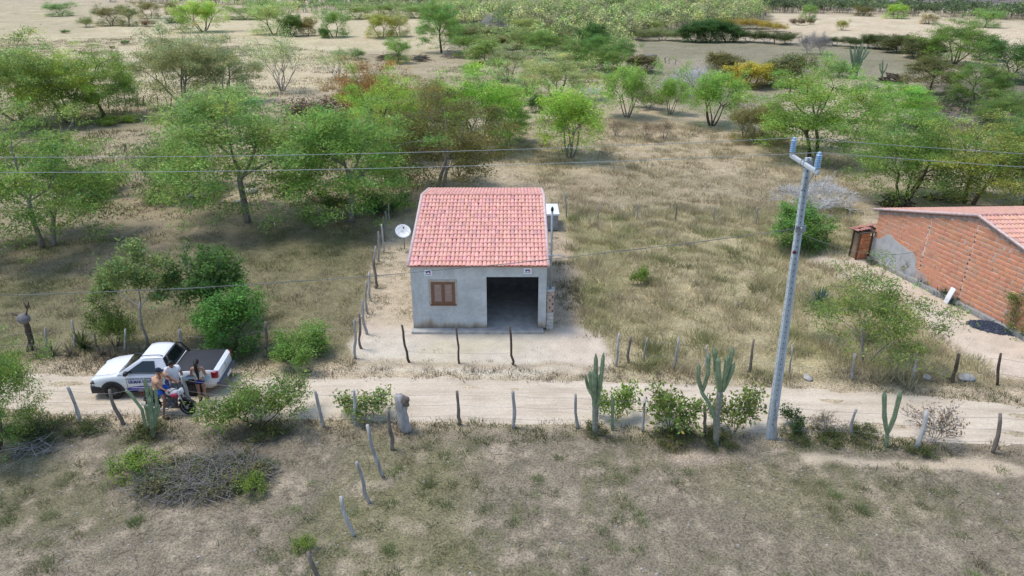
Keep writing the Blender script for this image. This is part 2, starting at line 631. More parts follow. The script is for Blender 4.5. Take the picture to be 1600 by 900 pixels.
# ------------------------------------------------------------------ the plastered house
def plaster_mat(name, base, stain_z=.75):
    m, nt, b = new_mat(name)
    n1 = noise_node(nt, 1.1, 5, .65)
    n2 = noise_node(nt, 9.0, 5, .7)
    n3 = noise_node(nt, 2.2, 4, .6, 'Object', (1, 1, .25))
    r1 = ramp(nt, n1.outputs['Fac'], [(.3, tuple(v * .74 for v in base)), (.7, tuple(v * 1.13 for v in base))])
    r2 = ramp(nt, n2.outputs['Fac'], [(.3, (.88, .88, .88)), (.7, (1.08, 1.08, 1.08))])
    c = mixc(nt, r1.outputs['Color'], r2.outputs['Color'], 1.0, 'MULTIPLY')
    tc = nt.nodes.new('ShaderNodeTexCoord')
    sp = nt.nodes.new('ShaderNodeSeparateXYZ')
    nt.links.new(tc.outputs['Object'], sp.inputs[0])
    # splashed earth and damp along the foot of the wall
    ad = nt.nodes.new('ShaderNodeMath')
    ad.operation = 'MULTIPLY_ADD'
    ad.inputs[1].default_value = .9
    nt.links.new(n3.outputs['Fac'], ad.inputs[0])
    ng = nt.nodes.new('ShaderNodeMath')
    ng.operation = 'MULTIPLY'
    ng.inputs[1].default_value = -1.0
    nt.links.new(sp.outputs['Z'], ng.inputs[0])
    nt.links.new(ng.outputs[0], ad.inputs[2])
    rs = ramp(nt, ad.outputs[0], [(0.0, (0, 0, 0)), (.22, (1, 1, 1))])
    c = mixc(nt, c, (.37, .30, .215), rs.outputs['Color'])
    rk = ramp(nt, ad.outputs[0], [(.16, (0, 0, 0)), (.36, (1, 1, 1))])
    c2 = mixc(nt, c, (.16, .145, .13), rk.outputs['Color'])
    c = mixc(nt, c, c2, .75)
    nt.links.new(c, b.inputs['Base Color'])
    b.inputs['Roughness'].default_value = .9
    b.inputs['Specular IOR Level'].default_value = .2
    bump(nt, b, n2.outputs['Fac'], .35, .01)
    return m


M['plaster'] = plaster_mat('grey_cement_plaster', (.495, .51, .505))
M['shaded_inside'] = mat('inner_plaster_shaded', (.13, .13, .128), .95, 0, .35, 2.5, .1, .3)  # darker plaster copy: the garage's inner shade is put into the colour
M['floor_cement'] = mat('floor_cement', (.37, .35, .315), .9, 0, .25, 3, .2, .3)
M['wood_red'] = mat('shutter_wood', (.18, .09, .055), .55, 0, .35, 4, .4, .1, (6, 1, 1))
M['wood_pale'] = mat('shutter_slat_wood', (.54, .38, .30), .6, 0, .3, 5, .3, .1, (1, 1, 5))
M['white'] = mat('white_paint', (.78, .78, .76), .5, 0, .06, 4, .4)
M['steel'] = mat('galvanised_pipe', (.33, .35, .37), .45, .5, .15, 5, .5)
M['dark'] = mat('rubber_and_hole_shade', (.022, .022, .024), .7, 0, .3, 8, .3)  # also colours the painted shade of brick and bolt holes
M['print_blue'] = mat('blue_print', (.05, .07, .30), .5, 0, .1)
M['print_red'] = mat('red_print', (.55, .08, .10), .5, 0, .1)
M['mortar'] = mat('roof_mortar', (.56, .43, .40), .95, 0, .25, 8, .1, .4)
M['underlay'] = mat('tile_valleys', (.42, .20, .15), .9, 0, .3, 10, .1)


def cover_tile_mesh(L=.40, w0=.088, w1=.07, rise=.052, n=6, th=.012):
    """One half-round clay tile, lower (wide) end at y=0, running up along +y."""
    vs, fs = [], []
    for (y, w, dz) in ((0, w0, .026), (L, w1, 0)):
        for t in (0, th):
            for k in range(n + 1):
                a = math.pi * k / n
                vs.append((-(w - t) * math.cos(a), y, (rise - t) * math.sin(a) + dz))
    m = n + 1
    for k in range(n):
        fs.append((k, k + 1, 2 * m + k + 1, 2 * m + k))                  # outside
        fs.append((m + k + 1, m + k, k, k + 1)[::1])                     # lower lip
    me = bpy.data.meshes.new('tile')
    me.from_pydata(vs, [], fs)
    me.polygons.foreach_set('use_smooth', [i % 2 == 0 for i in range(len(fs))])
    me.materials.append(M['clay'])
    return set_tint(me)


TILE = cover_tile_mesh()
TILE_NP = np.array([v.co[:] for v in TILE.vertices])
TILE_F = [tuple(p.vertices) for p in TILE.polygons]


def clay_shade(base, rng):
    r = rng.normal(0, .05)
    k = math.exp(r)
    c = [base[0] * k, base[1] * k * math.exp(rng.normal(0, .03)), base[2] * k * math.exp(rng.normal(0, .04))]
    if rng.random() < .03:
        c = [c[0] * .8, c[1] * .85, c[2] * .95]
    return c


def roof_tiles(parent, places, base, n_single, rng):
    """places = list of 4x4 matrices, the largest-looking first: singles, then the rest as one stuff part."""
    for Mx in places[:n_single]:
        o = obj_of('tile', TILE, parent, clay_shade(base, rng))
        o.matrix_local = Mx
    rest = places[n_single:]
    if rest:
        vs, fs, tn = [], [], []
        for Mx in rest:
            k = len(vs)
            A = np.array(Mx)
            P = TILE_NP @ A[:3, :3].T + A[:3, 3]
            vs += P.tolist()
            c = clay_shade(base, rng)
            for f in TILE_F:
                fs.append(tuple(i + k for i in f))
                tn.append(c)
        me = bpy.data.meshes.new('upper_tiles')
        me.from_pydata(vs, [], fs)
        me.polygons.foreach_set('use_smooth', [i % 2 == 0 for i in range(len(fs))])
        me.materials.append(M['clay'])
        a = me.attributes.new('tint', 'FLOAT_COLOR', 'FACE')
        t = np.ones((len(fs), 4), np.float32)
        t[:, :3] = tn
        a.data.foreach_set('color', t.ravel())
        tag(obj_of('upper_tiles', me, parent), kind='stuff')


def slope_matrix(x, y, z, rise_angle, yaw=0.0, jit=0.0, rng=None):
    j = (rng.normal(0, jit), rng.normal(0, jit)) if rng is not None else (0, 0)
    return Matrix.Translation((x, y, z)) @ Matrix.Rotation(yaw + j[0], 4, 'Z') @ Matrix.Rotation(rise_angle + j[1] * .5, 4, 'X')


HX0, HX1, HY0, HY1, HY2 = -4.14, 1.42, 26.96, 32.35, 35.15
EZ, RZ_, BZ = 2.98, 4.24, 3.74


def house():
    W = HX1 - HX0
    H = thing('plastered_house', 'small grey plastered house with red clay tile roof and open garage', 'house', (HX0, HY0, 0))
    D1, D2 = HY1 - HY0, HY2 - HY0
    T = .15
    f0 = .12
    gx0, gx1, gz1 = -1.05 - HX0, 1.09 - HX0, 2.45
    wx0, wx1, wz0, wz1 = .80, 1.80, 1.22, 2.24
    # front wall round its two openings
    b = MB()
    b.box((0, 0, f0), (wx0, T, EZ)).box((wx0, 0, f0), (wx1, T, wz0)).box((wx0, 0, wz1), (wx1, T, EZ))
    b.box((wx1, 0, f0), (gx0, T, EZ)).box((gx0, 0, gz1), (gx1, T, EZ)).box((gx1, 0, f0), (W, T, EZ))
    b.build('front_wall', M['plaster'], H)
    for x0 in (0, W - T):
        pf = [(x0, T, f0), (x0, D2, f0), (x0, D2, BZ - .06), (x0, D1, RZ_ - .06), (x0, T, EZ - .02)]
        MB().prism(pf, (T, 0, 0)).build('side_wall', M['plaster'], H)
    MB().box((T, D2 - T, f0), (W - T, D2, BZ - .08)).build('back_wall', M['plaster'], H)
    MB().box((gx0 - .35, T + .002, f0), (gx0 - .22, D1 - 1.4, 2.85)).build('inner_wall', M['shaded_inside'], H)
    MB().box((gx0 - .22, D1 - 1.5, f0), (W - T, D1 - 1.37, 2.85)).build('inner_wall', M['shaded_inside'], H)
    # floor slab that steps out as a narrow ledge along the front
    b = MB()
    b.bbox((-.06, -.34, -.1), (W - .10, D2 + .05, f0 - .004), .025)
    b.build('floor_slab', M['floor_cement'], H)
    # window: frame, two shutters of slats
    w = MB()
    for a, c in (((wx0, wz0), (wx0 + .07, wz1)), ((wx1 - .07, wz0), (wx1, wz1)), ((wx0 + .07, wz1 - .06), (wx1 - .07, wz1)), ((wx0 + .07, wz0), (wx1 - .07, wz0 + .06))):
        w.box((a[0], -.018, a[1]), (c[0], .09, c[1]))
    win = w.build('window', M['wood_red'], H)
    MB().box((wx0 - .05, -.05, wz0 - .05), (wx1 + .05, -.001, wz0)).build('sill', M['wood_red'], win)
    MB().box((wx0 - .09, -.012, wz0), (wx0, .0, wz1 + .1)).box((wx1, -.012, wz0), (wx1 + .09, 0, wz1 + .1)).box((wx0, -.012, wz1), (wx1, 0, wz1 + .1)).build('plaster_surround', mat('surround_plaster', (.40, .36, .31), .9, 0, .2, 5), win)
    xm = (wx0 + wx1) / 2
    for s0, s1 in ((wx0 + .07, xm - .004), (xm + .004, wx1 - .07)):
        sh = MB()
        z0, z1 = wz0 + .06, wz1 - .06
        for a, c in (((s0, z0), (s0 + .065, z1)), ((s1 - .065, z0), (s1, z1)), ((s0 + .065, z1 - .06), (s1 - .065, z1)), ((s0 + .065, z0), (s1 - .065, z0 + .06))):
            sh.box((a[0], -.006, a[1]), (c[0], .03, c[1]))
        k = 14
        for i in range(k):
            zz = z0 + .07 + (z1 - z0 - .16) * i / (k - 1)
            Mx = Matrix.Translation(((s0 + s1) / 2, .012, zz)) @ Matrix.Rotation(R(-38), 4, 'X')
            sh.box((-(s1 - s0) / 2 + .067, -.028, -.005), ((s1 - s0) / 2 - .067, .028, .005), 1, Mx)
        sh.box((s0 + .067, .034, z0 + .06), (s1 - .067, .04, z1 - .06), 1)
        sh.build('shutter', [M['wood_red'], M['wood_pale']], win)
    # roof: deck with valleys, mortared verges and ridge, tiles
    a1, a2 = math.atan2(RZ_ - EZ, D1), math.atan2(RZ_ - BZ, D2 - D1)
    ov = .16
    roof = MB()
    ye, ze = -ov, EZ - ov * math.tan(a1)
    yb, zb = D2 + ov, BZ - ov * math.tan(a2)
    th = .05
    roof.prism([(-.07, ye, ze), (-.07, D1, RZ_), (-.07, yb, zb), (-.07, yb, zb + th), (-.07, D1, RZ_ + th), (-.07, ye, ze + th)], (W + .14, 0, 0))
    rf = roof.build('roof', M['underlay'], H)
    nc = 34
    pitch = (W + .02) / nc
    rng = np.random.default_rng(3)
    places = []
    rows = int((D1 + ov) / math.cos(a1) / .335)
    L1 = (D1 + ov) / math.cos(a1)
    step = (L1 - .03) / rows
    for r in range(rows):
        for c in range(nc):
            x = -.005 + pitch * (c + .5) + rng.normal(0, .004)
            d = r * step - .05 + rng.normal(0, .008)
            places.append(slope_matrix(x, ye + d * math.cos(a1), ze + th + d * math.sin(a1) + .008, a1, 0, .02, rng))
    L2 = (D2 - D1 + ov) / math.cos(a2)
    rows2 = int(L2 / .335)
    for r in range(rows2):
        for c in range(nc):
            x = -.005 + pitch * (c + .5)
            d = r * L2 / rows2 - .04
            places.append(slope_matrix(x, yb - d * math.cos(a2), zb + th + d * math.sin(a2) + .008, a2, math.pi, .015, rng))
    roof_tiles(rf, places, (.73, .385, .315), 290, rng)
    # mortared verge caps and ridge line
    for x in (-.055, W + .055):
        MB().tube([(x, ye - .03, ze + th + .03), (x, D1 * .5, (ze + RZ_) / 2 + th + .028), (x, D1, RZ_ + th + .045), (x, (D1 + yb) / 2, (RZ_ + zb) / 2 + th + .03), (x, yb, zb + th + .03)], .075, 8).build('verge', M['mortar'], rf)
    rg = MB()
    for i in range(15):
        xa, xb = -.1 + (W + .2) * i / 15, -.1 + (W + .2) * (i + 1) / 15 + .03
        rg.tube([(xa, D1, RZ_ + th + .045), (xb, D1, RZ_ + th + .035)], [.075, .062], 8)
    rg.build('ridge', mat('ridge_clay', (.56, .285, .235), .9, 0, .2, 9), rf)
    # rafters under the eave
    rr = MB()
    for i in range(7):
        x = .25 + (W - .5) * i / 6
        rr.prism([(x, .16, EZ - .075 + .16 * math.tan(a1)), (x, D1 - .1, RZ_ - .1), (x, D1 - .1, RZ_ - .02), (x, .16, EZ - .012 + .16 * math.tan(a1))], (.05, 0, 0))
    rr.build('rafters', M['bark'], rf)
    # two printed notices on the wall
    for (px, py, lab) in ((669, 426, 'white printed notice on the grey wall, above the shuttered window'), (824.5, 423.5, 'white printed notice on the grey wall, above the open garage')):
        p = V(px, py, HY0 - .006)
        s = thing('wall_notice', lab, 'sign', (p.x, HY0 - .004, p.z), 0, 'printed notices on the house front')
        MB().box((-.16, -.008, -.125), (.16, 0, .125)).build('board', M['white'], s)
        MB().box((-.10, -.0115, -.02), (-.02, -.009, .06)).box((-.05, -.013, .02), (.09, -.0116, .07)).box((-.13, -.0115, -.085), (.12, -.009, -.06)).build('print', M['print_blue'], s)
        MB().box((.03, -.0115, -.03), (.11, -.009, .015)).build('print', M['print_red'], s)
    # ------------- power mast on a brick pier
    p = G(858, 513)
    t = thing('service_mast', 'galvanised service mast rising from a raw brick pier beside the garage', 'mast', (p.x + .02, p.y + .05, 0))
    pm = MB()
    rng = np.random.default_rng(8)
    for i in range(11):
        o_ = rng.normal(0, .006)
        for j in range(2):
            y0 = -.17 + j * .175
            pm.bbox((-.15 + o_, y0, i * .16), (.15 + o_, y0 + .165, i * .16 + .148), .008, 0 if (i > 4) else 1)
    pm.box((-.135, -.155, 0), (.135, .165, 1.76), 2)
    pm.bbox((-.17, -.19, 1.76), (.17, .19, 1.83), .01, 1)
    pier = pm.build('pier', [mat('pier_brick', (.40, .30, .25), .9, 0, .3, 7, .1, .3), mat('pier_plaster', (.46, .44, .40), .9, 0, .25, 6, .1, .3), mat('pier_mortar', (.30, .28, .26), .9)], t)
    hb = MB()
    for i in range(5, 10):
        hb.box((-.05 + .12 * (i % 2), -.176, i * .16 + .035), (.0 + .12 * (i % 2), -.170, i * .16 + .115))  # solid dark blocks painted as the shade inside hollow bricks
    hb.build('brick_hole_shade', M['dark'], pier)
    MB().tube([(0, 0, 1.8), (0, .01, 3.6), (.0, .0, 5.2)], .045, 8).build('pipe', M['steel'], t)
    MB().lathe([(.05, 5.18), (.06, 5.22), (.055, 5.3), (.02, 5.36)], 8).build('pipe_cap', M['dark'], t)
    MB().box((-.12, -.09, 3.27), (.05, .09, 3.33)).tube([(-.04, -.04, 3.3), (.30, -.12, 3.34), (.55, -.12, 3.3)], .018, 5).build('bracket', M['steel'], t)
    # ------------- cistern behind the house
    p = G(872, 360)
    t = thing('cistern', 'low block cistern with a flat white lid behind the house', 'cistern', (p.x, p.y, 0))
    MB().bbox((-1.9, 0, 0), (0, 1.9, .92), .02).build('tank_wall', mat('cistern_block', (.30, .285, .265), .9, 0, .25, 4, .1, .3), t)
    MB().bbox((-1.96, -.06, .92), (.06, 1.96, 1.03), .02).build('lid', M['white'], t)
    # ------------- satellite dish
    p = V(630, 361, 36.6)
    t = thing('satellite_dish', 'white satellite dish on a short mast beside the house roof', 'satellite dish', (p.x, p.y, 0))
    n = Vector((.22, -.62, .75)).normalized()
    q = n.to_track_quat('Z', 'Y').to_matrix().to_4x4()
    Mx = Matrix.Translation((0, -.12, p.z)) @ q
    prof = [(.0, 0), (.15, .012), (.28, .042), (.40, .092), (.415, .092), (.40, .08), (.28, .028), (.15, -.004), (0, -.016)]
    MB().lathe(prof, 28, 0, Mx).build('dish', M['white'], t)
    c = Mx @ Vector((0, 0, .42))
    arm = MB()
    for k in range(3):
        a = R(90 + 120 * k)
        arm.tube([Mx @ Vector((0.385 * math.cos(a), 0.385 * math.sin(a), .085)), c], .008, 5)
    arm.build('feed_arms', M['steel'], t)
    MB().lathe([(.03, -.05), (.045, 0), (.03, .06)], 8, 0, Mx @ Matrix.Translation((0, 0, .42))).build('feed_horn', M['dark'], t)
    MB().tube([(0, .08, 0), (0, .08, p.z - .25), (0, -.05, p.z - .05)], .03, 8).build('mast', M['steel'], t)
    return H


house()

# ------------------------------------------------------------------ the raw brick house
BRICK_COL = mat('brick_joint', (.74, .57, .48), .95, 0, .25, 8, .1, .3)


def brick_house():
    A, B = G(1358, 405), G(1590, 525)
    u = (B - A).normalized()
    rz = math.atan2(u.y, u.x)
    H = thing('brick_house', 'long raw hollow brick house with red tile roof and a patch of grey render', 'house', (A.x, A.y, 0), rz)
    MW = Matrix.Translation((A.x, A.y, 0)) @ Matrix.Rotation(rz, 4, 'Z')
    LEN, DEP, ez, pz = 11.5, 10.0, 2.68, 4.16
    SK = .21                                            # the long walls are not quite square to the gable
    half = LEN / 2

    def top(x):
        return ez + (pz - ez) * (1 - abs(x - half) / half)
    MB().prism([(0.01, .018, 0), (LEN, .018, 0), (LEN, .018, ez - .03), (half, .018, pz - .03), (.01, .018, ez - .03)], (0, .12, 0)).build('gable_wall', BRICK_COL, H)
    for x0 in (0.02, LEN - .16):
        MB().prism([(x0, .14, 0), (x0 + .14, .14, 0), (x0 + .14, .14, ez - .05), (x0, .14, ez - .05)], (SK * (DEP - .2), DEP - .2, 0)).build('side_wall', BRICK_COL, H)
    MB().prism([(x + SK * DEP, DEP, z) for x, z in ((0, 0), (LEN, 0), (LEN, ez - .05), (half, pz - .05), (0, ez - .05))], (0, .12, 0)).build('gable_wall', BRICK_COL, H)
    rng = np.random.default_rng(17)
    bh, bl, j = .176, .285, .034
    bm = {}

    def brick_mesh(L):
        if L not in bm:
            me = MB().bbox((0, 0, 0), (L, .11, bh), .007).mesh('brick', M['clay'])
            bm[L] = set_tint(me)
        return bm[L]
    gaps = [8.55, 5.75, 3.25, 10.6]
    bricks, hole_shade, r, z = [], MB(), 0, .24
    smear = MB()
    while z < pz - .1:
        x = -.0 - (bl / 2 if r % 2 else 0) + rng.normal(0, .01)
        while x < LEN:
            L = bl if rng.random() > .06 else .19
            x0, x1 = max(x, 0), min(x + L, LEN)
            for g in gaps:
                if x0 < g + .05 * (r % 2) < x1:
                    x1 = g + .05 * (r % 2)
            if x1 - x0 > .06 and z + bh * .75 < min(top(x0), top(x1)) - .05:
                bricks.append((round(x1 - x0, 2), x0, rng.normal(0, .004), z + rng.normal(0, .003)))
            if abs(x1 - x0) < L - .01 and any(abs(x1 - g) < .06 for g in gaps):
                if z + bh < top(x1 + .1) - .1:
                    gx = x1 + .012
                    hole_shade.box((gx, -.004, z + .03), (gx + .028, .016, z + bh * (.35 + .4 * rng.random()))) if rng.random() < .55 else None
                x = x1 + .055
            else:
                x = x0 + (x1 - x0) + .007
            if rng.random() < .03 and z + bh < top(x) - .25:
                smear.box((x - .03, -.008, z - .01), (x + .03 + .05 * rng.random(), .01, z + bh * .9))
        z += bh + j
        r += 1

    def key(bk):
        p = MW @ Vector((bk[1], 0, bk[3]))
        qx, qy = proj(p.x, p.y, p.z)
        return (p - cam.location).length + (100 if qx > 1605 else 0) + (60 if (bk[1] < 2.9 and bk[3] < 1.3) else 0)
    bricks.sort(key=key)
    clay = (.64, .285, .165)

    def brick_shade():
        k = rng.random()
        if k < .28:
            return (.57 * (.94 + .12 * rng.random()), .30, .185)
        return clay_shade(clay, rng)
    for bk in bricks[:290]:
        o = obj_of('brick', brick_mesh(bk[0]), H, brick_shade())
        o.location = (bk[1], bk[2], bk[3])
    vs, fs, tn = [], [], []
    for bk in bricks[290:]:
        me = brick_mesh(bk[0])
        k = len(vs)
        vs += [(v.co.x + bk[1], v.co.y + bk[2], v.co.z + bk[3]) for v in me.vertices]
        c = brick_shade()
        for p in me.polygons:
            fs.append(tuple(i + k for i in p.vertices))
            tn.append(c)
    me = bpy.data.meshes.new('far_bricks')
    me.from_pydata(vs, [], fs)
    me.materials.append(M['clay'])
    a = me.attributes.new('tint', 'FLOAT_COLOR', 'FACE')
    t4 = np.ones((len(fs), 4), np.float32)
    t4[:, :3] = tn
    a.data.foreach_set('color', t4.ravel())
    tag(obj_of('brickwork', me, H), kind='stuff')
    tag(hole_shade.build('brick_hole_shade', M['dark'], H), kind='stuff')  # dark blocks between bricks, coloured to stand for shade in the hollows
    tag(smear.build('mortar_smears', mat('mortar_smear', (.50, .40, .345), .95), H), kind='stuff')
    # cut bricks and mortar under the slopes
    cap = MB()
    for i in range(40):
        x0, x1 = LEN * i / 40, LEN * (i + 1) / 40
        cap.prism([(x0 + .004, -.004 - .012 * rng.random(), top(x0) - .15 - .1 * rng.random()), (x1 - .004, -.012, top(x1) - .15 - .1 * rng.random()), (x1 - .004, -.006, top(x1) - .03), (x0 + .004, -.006, top(x0) - .03)], (0, .1, 0))
    tag(cap.build('gable_fill', mat('gable_fill', (.33, .255, .22), .95, 0, .4, 6, .1, .4), H), kind='stuff')
    # render patch near the far corner and the footing
    edge = [(0, 0), (3.05, 0), (3.15, .5), (3.02, 1.02), (2.72, 1.38), (2.2, 1.42), (1.75, 1.5), (1.3, 1.62), (.98, 1.74), (.72, 1.55), (.45, 1.30), (.2, 1.24), (0, 1.32)]
    MB().prism([(x, -.022, z) for x, z in edge], (0, .05, 0)).build('render_patch', M['plaster2'], H)
    MB().prism([(3.0, -.019, 0), (4.05, -.019, 0), (3.9, -.019, .42), (3.5, -.019, .62), (3.1, -.019, .7)], (0, .03, 0)).build('render_patch', mat('thin_render', (.42, .33, .28), .95, 0, .3, 5), H)
    ft = MB()
    for i in range(16):
        x0, x1 = LEN * i / 16, LEN * (i + 1) / 16
        ft.bbox((x0, -.16 - .05 * rng.random(), -.1), (x1 - .004, .02, .2 + .05 * rng.random()), .03)
    ft.build('footing', mat('footing_concrete', (.30, .285, .27), .95, 0, .3, 5, .1, .5), H)
    # roof
    ang = math.atan2(pz - ez, half)
    sl = half / math.cos(ang)
    th = .04
    rf = MB().prism([(-.3, -.12, ez - .3 * math.tan(ang)), (half, -.12, pz), (LEN + .3, -.12, ez - .3 * math.tan(ang)), (LEN + .3, -.12, ez + th - .3 * math.tan(ang)), (half, -.12, pz + th), (-.3, -.12, ez + th - .3 * math.tan(ang))], (SK * (DEP + .3), DEP + .3, 0)).build('roof', M['underlay'], H)
    places = []
    rows = int((sl + .3) / .335)
    step = (sl + .3) / rows
    for side in (1, -1):
        for r in range(rows):
            for c in range(int((DEP + .2) / .165)):
                d = r * step - .04
                x = (LEN + .3 - d * math.cos(ang)) if side == 1 else (-.3 + d * math.cos(ang))
                y = -.04 + c * .165
                x += SK * y
                z = ez - .3 * math.tan(ang) + th + d * math.sin(ang) + .01
                Mx = slope_matrix(x, y, z, ang, R(90) if side == 1 else R(-90), .02, rng)
                p = MW @ Vector((x, y, z))
                qx, qy = proj(p.x, p.y, p.z)
                if qx < 1680:
                    places.append(((p - cam.location).length + (100 if qx > 1602 or side == -1 else 0), Mx))
    places.sort(key=lambda t: t[0])
    roof_tiles(rf, [m for _, m in places], (.66, .37, .27), 280, rng)
    rg = MB()
    for i in range(24):
        y0 = -.12 + i * .42
        rg.tube([(half + SK * y0, y0, pz + th + .05), (half + SK * (y0 + .45), y0 + .45, pz + th + .04)], [.085, .07], 8)
    rg.build('ridge', mat('ridge_clay_pale', (.58, .32, .27), .9, 0, .2, 9), rf)
    vg = MB()
    for s in (0, 1):
        x0 = -.3 if s == 0 else LEN + .3
        vg.tube([(x0, -.09, ez - .3 * math.tan(ang) + th + .03), (half, -.09, pz + th + .04)], .06, 8)
    vg.build('verge', M['mortar'], rf)
    # lean-to against the far corner
    t = thing('lean_to', 'small tumbledown brick lean-to with broken tile roof at the end of the brick house', 'shed', (A.x, A.y, 0), rz)
    lb = MB()
    for r in range(7):
        for c in range(3):
            if r > 5 and c == 2:
                continue
            lb.bbox((-.24, -.70 + c * .27, r * .205), (-.12, -.44 + c * .27, r * .205 + .19), .01)
    w = lb.build('brick_wall', mat('sunlit_shed_brick', (.60, .25, .12), .9, 0, .4, 4, .1, .3), t)  # orange lightened so the colour carries the sun on this wall
    MB().box((-.62, -.70, 0), (-.25, -.72, 1.38)).build('side_wall', mat('shed_earth', (.28, .20, .13), .95, 0, .3, 5), t)
    MB().box((-.62, -.6, 0), (-.85, .3, 1.4)).build('back_wall', M['post_dark'], t)
    for (x, y) in ((-.10, -.76), (-.12, -.02), (-.62, -.76)):
        MB().tube([(x, y, 0), (x + .02, y, 1.1), (x, y + .02, 1.62)], .04, 6).build('post', M['post_dark'], t)
    sp = []
    for r in range(2):
        for c in range(8):
            if rng.random() < .08:
                continue
            sp.append(slope_matrix(-.0 - r * .33, -.92 + c * .17, 1.59 + .03 * rng.random() + .015 * c, R(-2), R(90), .12, rng))
    rf2 = MB().box((-.75, -.94, 1.52), (.15, .45, 1.56)).build('roof', M['post_dark'], t)
    roof_tiles(rf2, sp, (.40, .19, .145), 60, rng)
    # white board leaning on the wall
    p = MW @ Vector((5.55, -.19, 0))
    t = thing('white_board', 'narrow white board leaning upright against the brick wall', 'board', (p.x, p.y, .0), rz)
    MB().bbox((-.13, -.02, 0), (.13, .02, .78), .006, 0, Matrix.Rotation(R(-14), 4, 'X') @ Matrix.Rotation(R(5), 4, 'Y') @ Matrix.Translation((0, -.0, .0))).build('panel', M['white'], t)
    t.location = MW @ Vector((5.55, -.40, 0.01))
    # heap of dark gravel
    gp = G(1553, 513)
    gb = MB()
    for i in range(700):
        a, d = rng.random() * 6.283, rng.random() ** .6
        x, y = 1.05 * d * math.cos(a), .62 * d * math.sin(a)
        rr = .03 + .03 * rng.random()
        k = rng.random((3, 3)) - .5
        c = Vector((x, y, .16 * (1 - d * d) + .015))
        vs = [c + Vector(v) * rr + Vector(kk) * rr * .5 for v, kk in zip(((1, 0, 0), (-.5, .85, 0), (-.5, -.85, 0)), k)] + [c + Vector((0, 0, rr))]
        gb.add(vs, [(0, 1, 3), (1, 2, 3), (2, 0, 3)])
    gb.ball((0, 0, -.02), (.98, .56, .17), 0, 20, 8)
    o = gb.build('gravel_heap', mat('blue_grey_gravel', (.075, .085, .115), .85, 0, .5, 22, .2, .5), None, (gp.x, gp.y, 0))
    o.rotation_euler.z = R(-25)
    tag(o, 'low heap of dark blue-grey gravel on sand beside the brick wall', 'gravel heap', kind='thing')
    return MW


M['plaster2'] = mat('grey_render', (.42, .42, .405), .95, 0, .2, 2.5, .1, .3)
BRICK_MW = brick_house()


